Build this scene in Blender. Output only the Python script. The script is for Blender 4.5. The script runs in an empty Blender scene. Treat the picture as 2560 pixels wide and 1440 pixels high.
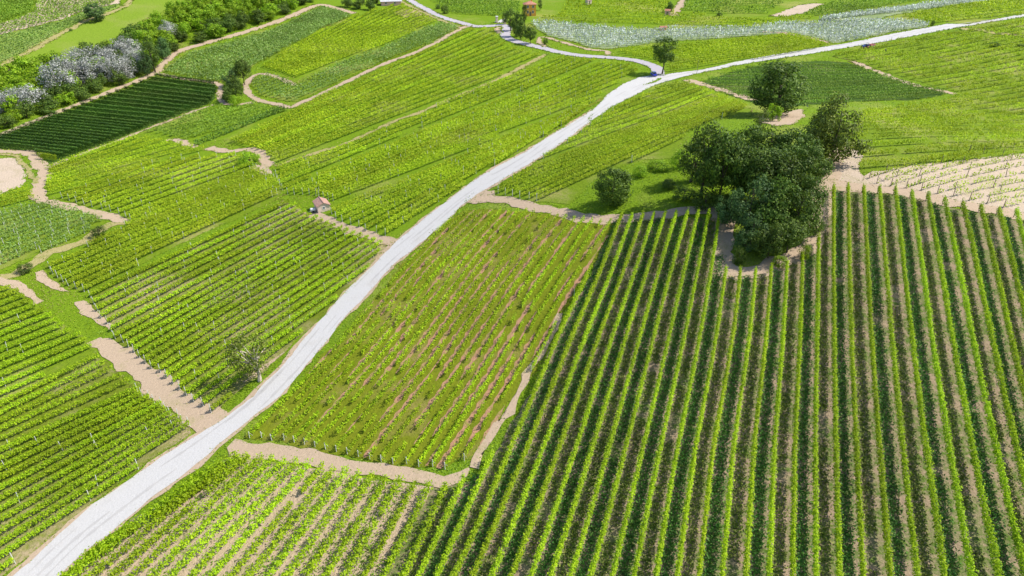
import bpy, bmesh, math, random
import numpy as np
from mathutils import Vector
from mathutils.geometry import delaunay_2d_cdt

random.seed(7)
RNG = np.random.default_rng(7)
R = math.radians
scene = bpy.context.scene
COL = scene.collection

# ------------------------------------------------------------------ camera
CAM_H, PITCH, FPX = 60.0, R(29.6), 2560 * 24.0 / 36.0
cam_d = bpy.data.cameras.new('camera'); cam = bpy.data.objects.new('camera', cam_d); COL.objects.link(cam)
cam_d.sensor_width = 36; cam_d.lens = 24; cam_d.clip_end = 6000; cam_d.clip_start = 0.5
cam.location = (0, 0, CAM_H); cam.rotation_euler = (math.pi / 2 - PITCH, 0, 0)
scene.camera = cam

# ------------------------------------------------------------------ terrain
def gs(x, y, cx, cy, sx, sy):
    return np.exp(-0.5 * (((x - cx) / sx) ** 2 + ((y - cy) / sy) ** 2))
def terrain(x, y):
    x = np.asarray(x, float); y = np.asarray(y, float)
    z = 13 * gs(x, y, 78, 138, 60, 46)             # knoll with the grove
    z = z - 8 * gs(x, y, -70, 95, 48, 60)          # hollow left of the road
    z = z - 9 * gs(x, y, -150, 250, 70, 75)        # wooded gully
    z = z + 34 * gs(x, y, -330, 520, 150, 130)     # hillside across the gully
    z = z + 9 * gs(x, y, 230, 420, 160, 90)
    z = z + 60 / (1 + np.exp(-(y - 1000) / 160.0))  # far ridge, out of frame
    z = z + 0.25 * np.sin(x / 17.0 + 1.3) * np.sin(y / 21.0)
    return z
def tz(x, y): return float(terrain(x, y))

def at(px, py):
    """picture point of the survey photo -> point on the terrain"""
    px = np.atleast_1d(np.asarray(px, float)); py = np.atleast_1d(np.asarray(py, float))
    u = (px - 1280) / FPX; v = (py - 720) / FPX
    dx = u; dy = math.cos(PITCH) - v * math.sin(PITCH); dz = -math.sin(PITCH) - v * math.cos(PITCH)
    dz = np.minimum(dz, -0.03)
    ts = np.geomspace(30, 1600, 260)
    X = dx[:, None] * ts; Y = dy[:, None] * ts; Z = CAM_H + dz[:, None] * ts
    below = Z < terrain(X, Y)
    k = np.where(below.any(1), below.argmax(1), len(ts) - 1); k = np.maximum(k, 1)
    lo = ts[k - 1].copy(); hi = ts[k].copy()
    for _ in range(26):
        m = 0.5 * (lo + hi)
        b = CAM_H + dz * m < terrain(dx * m, dy * m)
        hi = np.where(b, m, hi); lo = np.where(b, lo, m)
    return np.stack([dx * hi, dy * hi], 1)
def at1(px, py):
    p = at(px, py)[0]; return float(p[0]), float(p[1]), tz(p[0], p[1])
def depth(x, y, z): return y * math.cos(PITCH) + (CAM_H - z) * math.sin(PITCH)
def height_to(x, y, z0, top_py):
    """height above (x,y,z0) whose picture row is top_py"""
    v = (top_py - 720) / FPX
    # (up comp)/(fwd comp) = -v
    c, s = math.cos(PITCH), math.sin(PITCH)
    # up = y*s + (z-H)*c ; fwd = y*c - (z-H)*s ; up = -v*fwd
    w = (-v * y * c - y * s) / (c - v * s)
    return (w + CAM_H) - z0
def mpp(x, y, z): return depth(x, y, z) / FPX      # metres per picture pixel

# ------------------------------------------------------------------ helpers
def tag(o, label=None, cat=None, group=None, kind=None):
    if label: o['label'] = label
    if cat: o['category'] = cat
    if group: o['group'] = group
    if kind: o['kind'] = kind
    return o
def link(name, me, mat=None, parent=None):
    o = bpy.data.objects.new(name, me); COL.objects.link(o)
    if mat is not None:
        for m in (mat if isinstance(mat, (list, tuple)) else [mat]): me.materials.append(m)
    if parent is not None: o.parent = parent
    return o
def empty(name, loc, rz=0.0):
    o = bpy.data.objects.new(name, None); COL.objects.link(o)
    o.empty_display_size = 0.2; o.location = loc; o.rotation_euler = (0, 0, rz); return o
def copy_tree(o, parent=None):
    c = o.copy(); COL.objects.link(c); c.parent = parent
    for ch in list(o.children): copy_tree(ch, c)
    return c
def mesh_np(name, V, F, mi=None):
    """V (n,3), F (m,k) -> mesh, quick"""
    me = bpy.data.meshes.new(name); V = np.asarray(V, np.float32); F = np.asarray(F, np.int32)
    k = F.shape[1]
    me.vertices.add(len(V)); me.vertices.foreach_set('co', V.ravel())
    me.loops.add(F.size); me.loops.foreach_set('vertex_index', F.ravel())
    me.polygons.add(len(F)); me.polygons.foreach_set('loop_start', np.arange(0, F.size, k, dtype=np.int32))
    if mi is not None: me.polygons.foreach_set('material_index', np.asarray(mi, np.int32))
    me.update(calc_edges=True); return me
def leaf_quads(C, Nrm, size, aspect=0.75):
    """kite shaped leaf cards; returns V,F"""
    n = len(C)
    t = RNG.normal(size=(n, 3)); t -= (t * Nrm).sum(1, keepdims=True) * Nrm
    t /= np.linalg.norm(t, axis=1, keepdims=True) + 1e-9
    b = np.cross(Nrm, t)
    a = (size * RNG.uniform(0.7, 1.25, n))[:, None]
    V = np.empty((n, 4, 3))
    V[:, 0] = C + t * a * 0.62; V[:, 1] = C + b * a * 0.5 * aspect + t * a * 0.08
    V[:, 2] = C - t * a * 0.5; V[:, 3] = C - b * a * 0.5 * aspect + t * a * 0.08
    return V.reshape(-1, 3), np.arange(n * 4).reshape(n, 4)
def unit(v): return v / (np.linalg.norm(v, axis=-1, keepdims=True) + 1e-9)

class MB:
    """collects simple solids into one mesh"""
    def __init__(s): s.bm = bmesh.new()
    def box(s, c, d, rz=0.0, taper=1.0, tilt=(0, 0)):
        vs = []
        for z in (-1, 1):
            k = taper if z > 0 else 1.0
            for x, y in ((-1, -1), (1, -1), (1, 1), (-1, 1)):
                X, Y = x * d[0] / 2 * k, y * d[1] / 2 * k; Z = z * d[2] / 2
                X += tilt[0] * (Z + d[2] / 2); Y += tilt[1] * (Z + d[2] / 2)
                vs.append(s.bm.verts.new((c[0] + X * math.cos(rz) - Y * math.sin(rz), c[1] + X * math.sin(rz) + Y * math.cos(rz), c[2] + Z)))
        for f in ((3, 2, 1, 0), (4, 5, 6, 7), (0, 1, 5, 4), (1, 2, 6, 5), (2, 3, 7, 6), (3, 0, 4, 7)):
            s.bm.faces.new([vs[i] for i in f])
        return s
    def poly(s, pts): s.bm.faces.new([s.bm.verts.new(p) for p in pts]); return s
    def prism(s, prof, y0, y1):
        """profile in xz extruded along y"""
        a = [s.bm.verts.new((p[0], y0, p[1])) for p in prof]; b = [s.bm.verts.new((p[0], y1, p[1])) for p in prof]
        n = len(prof); s.bm.faces.new(a); s.bm.faces.new(b[::-1])
        for i in range(n): s.bm.faces.new((a[(i + 1) % n], a[i], b[i], b[(i + 1) % n]))
        return s
    def tube(s, pts, rad, n=7, cap=True):
        rings = []
        for i, p in enumerate(pts):
            p = Vector(p); q = Vector(pts[min(i + 1, len(pts) - 1)]) - Vector(pts[max(i - 1, 0)])
            q.normalize(); a = q.orthogonal().normalized(); b = q.cross(a)
            rings.append([s.bm.verts.new(p + (a * math.cos(2 * math.pi * k / n) + b * math.sin(2 * math.pi * k / n)) * rad[i]) for k in range(n)])
        for r0, r1 in zip(rings, rings[1:]):
            for k in range(n): s.bm.faces.new((r0[k], r0[(k + 1) % n], r1[(k + 1) % n], r1[k]))
        if cap: s.bm.faces.new(rings[0][::-1]); s.bm.faces.new(rings[-1])
        return s
    def build(s, name, mat, parent=None, smooth=False, bevel=0.0):
        bmesh.ops.recalc_face_normals(s.bm, faces=s.bm.faces[:])
        if bevel: bmesh.ops.bevel(s.bm, geom=s.bm.edges[:], offset=bevel, segments=2, affect='EDGES', profile=0.6)
        me = bpy.data.meshes.new(name); s.bm.to_mesh(me); s.bm.free()
        if smooth:
            for p in me.polygons: p.use_smooth = True
        return link(name, me, mat, parent)

# ------------------------------------------------------------------ materials
def new_mat(name):
    m = bpy.data.materials.new(name); m.use_nodes = True; nt = m.node_tree; nt.nodes.clear()
    out = nt.nodes.new('ShaderNodeOutputMaterial'); return m, nt, out
def N(nt, t, **kw):
    n = nt.nodes.new(t)
    for k, v in kw.items():
        if k in n.inputs.keys() and not hasattr(n, k): n.inputs[k].default_value = v
        else: setattr(n, k, v)
    return n
def noise(nt, scale, detail=3, rough=0.55, coord=None):
    n = nt.nodes.new('ShaderNodeTexNoise'); n.inputs['Scale'].default_value = scale
    n.inputs['Detail'].default_value = detail; n.inputs['Roughness'].default_value = rough
    if coord is None:
        g = nt.nodes.get('geo') or nt.nodes.new('ShaderNodeNewGeometry'); g.name = 'geo'; coord = g.outputs['Position']
    nt.links.new(coord, n.inputs['Vector']); return n.outputs['Fac']
def ramp(nt, fac, stops):
    r = nt.nodes.new('ShaderNodeValToRGB'); nt.links.new(fac, r.inputs['Fac'])
    e = r.color_ramp.elements
    while len(e) < len(stops): e.new(0.5)
    for el, (p, c) in zip(e, stops): el.position = p; el.color = (*c, 1)
    return r.outputs['Color']
def mixc(nt, fac, a, b, mode='MIX'):
    m = nt.nodes.new('ShaderNodeMix'); m.data_type = 'RGBA'; m.blend_type = mode
    for key, val in ((0, fac), (6, a), (7, b)):
        if hasattr(val, 'is_output'): nt.links.new(val, m.inputs[key])
        elif key == 0: m.inputs[0].default_value = val
        else: m.inputs[key].default_value = (*val, 1)
    return m.outputs[2]
def sharpen(nt, fac, lo, hi):
    m = nt.nodes.new('ShaderNodeMapRange'); nt.links.new(fac, m.inputs[0])
    m.inputs[1].default_value = lo; m.inputs[2].default_value = hi; return m.outputs[0]
def finish(nt, out, col, rough=0.9, spec=0.15, bump=None, bump_d=0.05):
    p = nt.nodes.new('ShaderNodeBsdfPrincipled'); p.inputs['Roughness'].default_value = rough
    p.inputs['Specular IOR Level'].default_value = spec
    if hasattr(col, 'is_output'): nt.links.new(col, p.inputs['Base Color'])
    else: p.inputs['Base Color'].default_value = (*col, 1)
    if bump is not None:
        b = nt.nodes.new('ShaderNodeBump'); b.inputs['Distance'].default_value = bump_d; b.inputs['Strength'].default_value = 1.0
        nt.links.new(bump, b.inputs['Height']); nt.links.new(b.outputs['Normal'], p.inputs['Normal'])
    nt.links.new(p.outputs[0], out.inputs[0])

def mat_ground(name, a, b, c, p_scale=0.05, fine=2.2, cut=(0.5, 0.68), bump_d=0.25):
    """two tones a/b in fine mottle, third tone c in bigger patches"""
    m, nt, out = new_mat(name)
    f = noise(nt, fine, 4, 0.7); p = noise(nt, p_scale, 5, 0.6); q = noise(nt, fine * 0.22, 3, 0.6)
    base = mixc(nt, sharpen(nt, f, 0.36, 0.64), a, b)
    base = mixc(nt, sharpen(nt, q, 0.3, 0.75), base, mixc(nt, 0.5, a, b), 'MIX')
    patch = sharpen(nt, p, *cut)
    mm = nt.nodes.new('ShaderNodeMath'); mm.operation = 'MULTIPLY'; nt.links.new(patch, mm.inputs[0])
    nt.links.new(sharpen(nt, f, 0.3, 0.6), mm.inputs[1])
    col = mixc(nt, mm.outputs[0], base, c)
    finish(nt, out, col, 0.95, 0.05, f, bump_d)
    return m
def mat_leaf(name, a, b, c, trans=0.35, patch=0.06):
    m, nt, out = new_mat(name)
    g = nt.nodes.new('ShaderNodeNewGeometry'); g.name = 'geo'
    col = ramp(nt, g.outputs['Random Per Island'], [(0.0, a), (0.55, b), (1.0, c)])
    oi = nt.nodes.new('ShaderNodeObjectInfo')
    pn = noise(nt, patch, 3, 0.6)
    hsv = nt.nodes.new('ShaderNodeHueSaturation')
    mr = nt.nodes.new('ShaderNodeMapRange'); nt.links.new(pn, mr.inputs[0]); mr.inputs[1].default_value = .3; mr.inputs[2].default_value = .7
    mr.inputs[3].default_value = 0.72; mr.inputs[4].default_value = 1.28
    mo = nt.nodes.new('ShaderNodeMapRange'); nt.links.new(oi.outputs['Random'], mo.inputs[0]); mo.inputs[3].default_value = 0.86; mo.inputs[4].default_value = 1.14
    mu = nt.nodes.new('ShaderNodeMath'); mu.operation = 'MULTIPLY'; nt.links.new(mr.outputs[0], mu.inputs[0]); nt.links.new(mo.outputs[0], mu.inputs[1])
    nt.links.new(mu.outputs[0], hsv.inputs['Value']); nt.links.new(col, hsv.inputs['Color'])
    mh = nt.nodes.new('ShaderNodeMapRange'); nt.links.new(oi.outputs['Random'], mh.inputs[0]); mh.inputs[3].default_value = 0.493; mh.inputs[4].default_value = 0.507
    nt.links.new(mh.outputs[0], hsv.inputs['Hue'])
    p = nt.nodes.new('ShaderNodeBsdfPrincipled'); p.inputs['Roughness'].default_value = 0.6; p.inputs['Specular IOR Level'].default_value = 0.2
    t = nt.nodes.new('ShaderNodeBsdfTranslucent'); mx = nt.nodes.new('ShaderNodeMixShader'); mx.inputs[0].default_value = trans
    nt.links.new(hsv.outputs[0], p.inputs['Base Color']); nt.links.new(hsv.outputs[0], t.inputs['Color'])
    nt.links.new(p.outputs[0], mx.inputs[1]); nt.links.new(t.outputs[0], mx.inputs[2]); nt.links.new(mx.outputs[0], out.inputs[0])
    return m
def mat_plain(name, a, b=None, scale=3.0, rough=0.8, spec=0.25, bump_d=0.0):
    m, nt, out = new_mat(name)
    if b is None: b = tuple(x * 0.75 for x in a)
    f = noise(nt, scale, 4, 0.65)
    finish(nt, out, mixc(nt, sharpen(nt, f, 0.3, 0.7), a, b), rough, spec, f if bump_d else None, bump_d)
    return m

M = {}
M['grass'] = mat_ground('meadow_grass', (.145, .225, .010), (.095, .165, .008), (.26, .25, .07), 0.035, 1.6, (.52, .70))
M['lane'] = mat_ground('vineyard_grass', (.15, .215, .012), (.085, .14, .009), (.27, .24, .09), 0.06, 1.5, (.50, .68))
M['lane_dark'] = mat_ground('shade_toned_grass', (.055, .10, .014), (.035, .07, .010), (.13, .13, .05), 0.06, 1.5, (.55, .75))  # shade in the gaps between rows is put into this dark colour
M['soil'] = mat_ground('tan_soil', (.43, .33, .23), (.33, .25, .17), (.14, .17, .035), 0.22, 2.4, (.56, .70))
M['soil_a'] = mat_ground('tan_soil_with_weeds', (.30, .225, .15), (.19, .145, .095), (.075, .125, .02), 0.35, 2.0, (.40, .54))
M['lane_tan'] = mat_ground('grass_with_tan_soil', (.14, .175, .016), (.09, .12, .011), (.32, .25, .15), 0.045, 1.5, (.44, .60))
M['rut'] = mat_ground('dusty_wheel_streak', (.36, .35, .34), (.31, .30, .29), (.38, .365, .35), 0.3, 3.0, (.5, .7), .04)
M['meadow_pale'] = mat_ground('pale_meadow', (.19, .26, .05), (.15, .22, .035), (.32, .31, .13), 0.03, .9, (.5, .66))
M['meadow_light'] = mat_ground('light_meadow', (.165, .24, .022), (.13, .20, .016), (.22, .235, .06), 0.04, .9, (.5, .7))
M['redstrip'] = mat_ground('reddish_bare_soil', (.36, .20, .125), (.28, .165, .095), (.17, .19, .03), 0.3, 1.8, (.50, .66))
M['red'] = mat_ground('reddish_soil_and_grass', (.155, .175, .011), (.10, .13, .009), (.20, .17, .05), 0.11, 1.4, (.53, .66))
M['pale'] = mat_ground('pale_bare_soil', (.45, .36, .275), (.38, .305, .23), (.31, .26, .16), 0.2, 2.2, (.5, .7))
M['track'] = mat_ground('dirt_track', (.40, .305, .215), (.31, .235, .165), (.24, .22, .09), 0.25, 2.4, (.56, .74), 0.1)
M['straw'] = mat_ground('dry_grass_track', (.33, .28, .14), (.25, .22, .08), (.15, .18, .03), 0.3, 1.8, (.5, .68))
M['gravel'] = mat_ground('white_gravel', (.43, .42, .41), (.37, .36, .35), (.33, .30, .27), 0.16, 3.5, (.56, .82), 0.06)
M['asphalt'] = mat_ground('pale_grey_road', (.36, .335, .36), (.29, .27, .29), (.40, .38, .37), 0.15, 3.0, (.5, .8), 0.03)
M['silverlane'] = mat_ground('grey_green_grass', (.20, .25, .11), (.14, .19, .07), (.33, .34, .27), 0.12, 1.6, (.5, .68))
# leaves: (dark, mid, bright)
M['vine_a'] = mat_leaf('vine_leaf_bright', (.21, .34, .006), (.31, .46, .008), (.42, .55, .014), .45)
M['vine_m'] = mat_leaf('vine_leaf_yellow_green', (.24, .35, .008), (.34, .46, .012), (.46, .54, .024), .45)
M['vine_d'] = mat_leaf('vine_leaf_deep_green', (.035, .085, .010), (.070, .150, .014), (.14, .25, .02), .15)
M['vine_s'] = mat_leaf('vine_leaf_under_pale_net', (.30, .38, .24), (.52, .58, .48), (.84, .87, .88), .40)
M['vine_g'] = mat_leaf('vine_leaf_mid_green', (.13, .245, .022), (.20, .33, .03), (.29, .41, .045), .40)
M['vine_j'] = mat_leaf('vine_leaf_pale_green', (.12, .23, .03), (.19, .31, .05), (.30, .41, .13), .40)
M['tuft'] = mat_leaf('meadow_tuft', (.15, .25, .008), (.22, .33, .012), (.30, .39, .02), .40)
M['weed'] = mat_leaf('lane_weed', (.035, .115, .018), (.07, .185, .028), (.14, .28, .045), .35)
M['weed2'] = mat_leaf('lane_grass', (.09, .145, .012), (.16, .21, .022), (.30, .31, .08), .32)
M['straw_tuft'] = mat_leaf('dry_tuft', (.17, .19, .02), (.26, .25, .05), (.36, .31, .11), .30)
M['oak'] = mat_leaf('dark_tree_leaf', (.036, .075, .010), (.080, .140, .017), (.155, .225, .026), .32, .15)
M['olive'] = mat_leaf('olive_tree_leaf', (.065, .10, .013), (.125, .175, .022), (.21, .26, .035), .32, .15)
M['spring'] = mat_leaf('bright_tree_leaf', (.10, .20, .006), (.20, .34, .010), (.33, .46, .020), .38, .12)
M['blue'] = mat_leaf('blue_green_leaf', (.034, .080, .024), (.075, .145, .038), (.14, .225, .06), .30, .15)
M['silver'] = mat_leaf('silver_grey_leaf', (.16, .18, .13), (.31, .32, .28), (.58, .57, .55), .25, .15)
M['bark'] = mat_plain('dark_bark', (.10, .075, .05), (.05, .04, .03), 4)
M['pale_bark'] = mat_plain('pale_bark', (.55, .47, .38), (.34, .28, .22), 4)
M['grey_bark'] = mat_plain('grey_bark', (.48, .46, .43), (.30, .28, .26), 4)
M['post'] = mat_plain('concrete_post', (.56, .56, .52), (.42, .42, .38), 6)
M['wood'] = mat_plain('weathered_post', (.20, .16, .12), (.11, .09, .07), 6)

# ------------------------------------------------------------------ world and sun
SUN_EL, SUN_AZ = 50.0, 83.0          # azimuth clockwise from +Y (the viewing direction)
w = bpy.data.worlds.new('World'); scene.world = w; w.use_nodes = True
wt = w.node_tree; wt.nodes.clear()
wo = wt.nodes.new('ShaderNodeOutputWorld'); bg = wt.nodes.new('ShaderNodeBackground'); sky = wt.nodes.new('ShaderNodeTexSky')
sky.sky_type = 'NISHITA'; sky.sun_disc = False; sky.sun_elevation = R(SUN_EL); sky.sun_rotation = R(SUN_AZ)
sky.altitude = 250; sky.air_density = 1.0; sky.dust_density = 1.2
bg.inputs[1].default_value = 0.15
wt.links.new(sky.outputs[0], bg.inputs[0]); wt.links.new(bg.outputs[0], wo.inputs[0])
sd = bpy.data.lights.new('sun', 'SUN'); sun = bpy.data.objects.new('sun', sd); COL.objects.link(sun)
sd.energy = 4.9; sd.angle = R(0.5); sd.color = (1.0, 0.95, 0.86)
sv = Vector((math.cos(R(SUN_EL)) * math.sin(R(SUN_AZ)), math.cos(R(SUN_EL)) * math.cos(R(SUN_AZ)), math.sin(R(SUN_EL))))
sun.rotation_euler = sv.to_track_quat('Z', 'Y').to_euler(); sun.location = (80, 0, 120)
vs = scene.view_settings; vs.view_transform = 'Standard'; vs.look = 'None'; vs.exposure = 0.60; vs.gamma = 1.0
scene.cycles.max_bounces = 6; scene.cycles.diffuse_bounces = 3; scene.cycles.transmission_bounces = 4
scene.cycles.use_denoising = True

# ------------------------------------------------------------------ ground sheet
def axis(segs):
    out = []
    for a, b, st in segs: out += list(np.arange(a, b, st))
    return np.array(out + [segs[-1][1]])
gx = axis([(-2600, -420, 80), (-420, 420, 4), (420, 2600, 80)])
gy = axis([(-500, 0, 40), (0, 640, 4), (640, 3600, 80)])
GX, GY = np.meshgrid(gx, gy); nx, ny = len(gx), len(gy)
V = np.stack([GX.ravel(), GY.ravel(), terrain(GX, GY).ravel()], 1)
idx = np.arange(nx * ny).reshape(ny, nx)
F = np.stack([idx[:-1, :-1].ravel(), idx[:-1, 1:].ravel(), idx[1:, 1:].ravel(), idx[1:, :-1].ravel()], 1)
ground = link('ground', mesh_np('ground', V, F), M['grass']); tag(ground, 'rolling green hillside meadow under all the vineyards', kind='structure')
for p in ground.data.polygons: p.use_smooth = True

def dens(pts, step):
    """resample a closed ground polygon"""
    out = []
    n = len(pts)
    for i in range(n):
        a, b = np.array(pts[i]), np.array(pts[(i + 1) % n]); L = np.linalg.norm(b - a); k = max(1, int(L / step))
        for j in range(k): out.append(a + (b - a) * j / k)
    return np.array(out)
def inpoly(P, poly):
    P = np.asarray(P); x, y = P[:, 0], P[:, 1]; ins = np.zeros(len(P), bool)
    n = len(poly); j = n - 1
    for i in range(n):
        xi, yi = poly[i]; xj, yj = poly[j]
        c = ((yi > y) != (yj > y)) & (x < (xj - xi) * (y - yi) / (yj - yi + 1e-12) + xi)
        ins ^= c; j = i
    return ins
EXC = []
def drape(name, poly, mat, lift, label, jitter=0.25, step=1.5, grid=4.0, kind='structure', cat=None):
    P = dens(poly, step)
    c = P.mean(0)
    if jitter:
        ph = RNG.uniform(0, 6.28, 4); s = np.cumsum(np.r_[0, np.linalg.norm(np.diff(P, axis=0), axis=1)])
        nrm = np.roll(P, -1, 0) - np.roll(P, 1, 0); nrm = unit(np.stack([nrm[:, 1], -nrm[:, 0]], 1))
        jj = jitter * (0.5 * np.sin(s / 2.3 + ph[0]) + 0.4 * np.sin(s / 0.9 + ph[1]) + 0.5 * np.sin(s / 7.1 + ph[2]) + RNG.normal(size=len(P)) * 0.35)
        P = P + nrm * jj[:, None]
    EXC.append(P); lo, hi = P.min(0), P.max(0)
    gxs = np.arange(lo[0] + grid / 2, hi[0], grid); gys = np.arange(lo[1] + grid / 2, hi[1], grid)
    Q = np.array([(x, y) for x in gxs for y in gys]) if len(gxs) and len(gys) else np.zeros((0, 2))
    if len(Q): Q = Q[inpoly(Q, P)]
    pts = [Vector(p) for p in np.vstack([P, Q])]
    nP = len(P)
    r = delaunay_2d_cdt(pts, [(i, (i + 1) % nP) for i in range(nP)], [], 1, 1e-5)
    vv = np.array([(v.x, v.y) for v in r[0]]); 
    Vz = terrain(vv[:, 0], vv[:, 1]) + lift
    fs = [list(f) if True else f for f in r[2]]
    fs = np.array([f for f in fs if len(f) == 3])
    # keep faces up
    a, b, d = vv[fs[:, 0]], vv[fs[:, 1]], vv[fs[:, 2]]
    ar = (b[:, 0] - a[:, 0]) * (d[:, 1] - a[:, 1]) - (b[:, 1] - a[:, 1]) * (d[:, 0] - a[:, 0])
    fs[ar < 0] = fs[ar < 0][:, ::-1]
    o = link(name, mesh_np(name, np.c_[vv, Vz], fs), mat)
    for p in o.data.polygons: p.use_smooth = True
    tag(o, label, cat, kind=kind); return o
def gpoly(px): a = np.array(px, float); return at(a[:, 0], a[:, 1])
def polyline(px, step=1.0):
    """pixel polyline -> smooth ground polyline"""
    a = np.array(px, float); P = at(a[:, 0], a[:, 1])
    # catmull-rom
    out = []
    Pe = np.vstack([2 * P[0] - P[1], P, 2 * P[-1] - P[-2]])
    for i in range(1, len(Pe) - 2):
        p0, p1, p2, p3 = Pe[i - 1:i + 3]; n = max(2, int(np.linalg.norm(p2 - p1) / step))
        for t in np.linspace(0, 1, n, endpoint=False):
            out.append(0.5 * ((2 * p1) + (-p0 + p2) * t + (2 * p0 - 5 * p1 + 4 * p2 - p3) * t * t + (-p0 + 3 * p1 - 3 * p2 + p3) * t ** 3))
    out.append(P[-1]); return np.array(out)
def ribbon(name, px, width, mat, lift, label, jitter=0.2, kind='structure'):
    """track ribbon; width metres (scalar or start,end)"""
    P = polyline(px, 1.2); n = len(P); w0, w1 = (width if isinstance(width, tuple) else (width, width))
    T = unit(np.gradient(P, axis=0)); Nn = np.stack([-T[:, 1], T[:, 0]], 1)
    wv = np.linspace(w0, w1, n) / 2
    cols = 5; offs = np.linspace(-1, 1, cols); V = []
    s = np.arange(n) * 1.2
    for k, o in enumerate(offs):
        j = 0
        if k in (0, cols - 1):
            ph = RNG.uniform(0, 6.28, 3)
            j = jitter * (np.sin(s / 2.1 + ph[0]) + 0.8 * np.sin(s / 0.8 + ph[1]) + RNG.normal(size=n) * 0.5) * np.sign(o)
        q = P + Nn * (o * wv + j)[:, None]
        V.append(np.c_[q, terrain(q[:, 0], q[:, 1]) + lift])
    EXC.append(np.vstack([V[0][:, :2], V[-1][::-1, :2]]))
    V = np.stack(V, 1).reshape(-1, 3)
    i = np.arange(n * cols).reshape(n, cols)
    F = np.stack([i[:-1, :-1].ravel(), i[1:, :-1].ravel(), i[1:, 1:].ravel(), i[:-1, 1:].ravel()], 1)[:, ::-1]
    o = link(name, mesh_np(name, V, F), mat)
    for p in o.data.polygons: p.use_smooth = True
    return tag(o, label, kind=kind)

# ------------------------------------------------------------------ field polygons (picture pixels of the survey photo)
PA = [(575,1142),(640,1150),(760,1165),(870,1185),(1000,1208),(1100,1224),(1150,1216),(1180,1202),(1237,1142),(1300,1037),(1395,832),(1424,775),(1470,700),(1545,552),(1640,548),(1700,545),(1750,545),(1796,548),(1800,640),(1797,682),(1840,692),(1900,686),(1960,672),(2012,645),(2048,600),(2066,545),(2072,500),(2080,480),(2115,478),(2230,487),(2320,505),(2420,527),(2560,549),(2720,575),(2950,1540),(60,1540),(190,1430),(330,1300),(490,1205)]
PB = [(1158,526),(1235,522),(1330,532),(1440,548),(1535,560),(1520,592),(1465,700),(1400,785),(1385,830),(1310,962),(1240,1065),(1180,1150),(1110,1175),(960,1160),(790,1122),(700,1105),(605,1097),(650,1055),(740,965),(800,900),(910,780),(1010,655),(1095,570)]
PC = [(1240,478),(1255,464),(1320,424),(1430,352),(1480,314),(1540,274),(1600,242),(1660,214),(1715,204),(1760,226),(1820,250),(1885,275),(1880,290),(1790,300),(1720,330),(1700,370),(1690,395),(1600,400),(1545,420),(1480,458),(1425,513),(1330,503),(1245,488)]
PL1 = [(-20,1132),(180,1050),(338,974),(400,1010),(478,1066),(478,1085),(452,1110),(375,1152),(230,1262),(125,1345),(0,1440),(-110,1540),(-330,1290)]
PL2 = [(-10,1018),(120,950),(245,893),(318,946),(336,964),(180,1042),(-10,1118),(-230,1190),(-230,1090)]
PL3 = [(0,722),(25,716),(78,752),(150,805),(232,858),(243,885),(120,942),(0,1004),(-220,1080),(-260,760)]
PM1 = [(118,668),(205,627),(300,580),(333,556),(290,533),(215,515),(152,497),(300,441),(420,401),(560,391),(605,388),(640,420),(690,450),(705,470),(690,500),(560,562),(430,620),(300,690),(205,733),(165,713),(130,690)]
PM2 = [(222,747),(300,704),(440,636),(560,580),(690,525),(705,500),(740,513),(775,538),(800,550),(870,577),(960,612),(972,618),(900,698),(845,748),(760,832),(725,868),(700,895),(668,925),(640,945),(590,985),(548,1028),(525,1038),(482,1006),(422,956),(352,902),(288,848),(274,820),(238,780)]
PN1 = [(562,356),(640,330),(735,280),(800,247),(880,210),(980,162),(1090,117),(1170,76),(1233,72),(1240,92),(1270,116),(1340,136),(1362,141),(1240,195),(1130,238),(1040,277),(990,295),(870,349),(740,392),(690,408),(662,385),(620,370)]
PN2 = [(692,421),(740,407),(870,364),(1000,305),(1040,292),(1140,250),(1240,209),(1370,150),(1400,143),(1440,151),(1500,153),(1390,194),(1240,252),(1018,333),(829,423),(705,478),(690,440)]
PN3 = [(707,487),(829,431),(1018,341),(1240,260),(1400,200),(1508,156),(1560,159),(1590,170),(1597,182),(1560,202),(1512,228),(1482,262),(1400,285),(1340,306),(1240,348),(1112,403),(1018,441),(907,481),(830,503),(780,488),(720,488)]
PN4 = [(830,521),(907,493),(1018,451),(1112,413),(1240,359),(1340,316),(1430,281),(1488,264),(1408,314),(1308,377),(1193,442),(1143,477),(1058,542),(988,595),(930,583),(860,560),(825,540)]
PD = [(0,345),(130,294),(270,242),(390,192),(470,204),(540,213),(542,235),(527,260),(478,278),(373,318),(298,348),(198,384),(130,410),(116,416),(88,386),(70,378),(0,374),(-120,370),(-120,395)]
PR1 = [(1750,206),(1830,180),(1905,162),(2060,152),(2118,157),(2198,187),(2298,217),(2378,233),(2290,250),(2140,254),(1990,266),(1890,260),(1800,229)]
PR2 = [(2134,152),(2085,142),(2122,130),(2240,107),(2330,92),(2400,78),(2560,52),(2720,40),(2760,385),(2560,386),(2450,397),(2330,410),(2240,424),(2150,434),(2112,402),(2135,330),(2152,282),(2300,258),(2392,243),(2404,232),(2342,218),(2242,188)]
PR3 = [(2150,452),(2187,432),(2250,418),(2330,407),(2440,397),(2560,386),(2780,378),(2780,560),(2560,536),(2505,528),(2420,509),(2340,492),(2262,477),(2189,466)]
PQ = [(1545,130),(1640,113),(1700,107),(1800,99),(1900,93),(1990,91),(2050,106),(2066,117),(1980,136),(1890,149),(1780,166),(1700,182),(1672,181),(1668,162),(1600,147),(1548,138)]
PE = [(410,182),(432,160),(470,137),(560,112),(650,87),(720,60),(780,31),(805,19),(850,29),(878,40),(800,76),(740,107),(660,152),(636,165),(600,180),(548,205),(470,195)]
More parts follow.
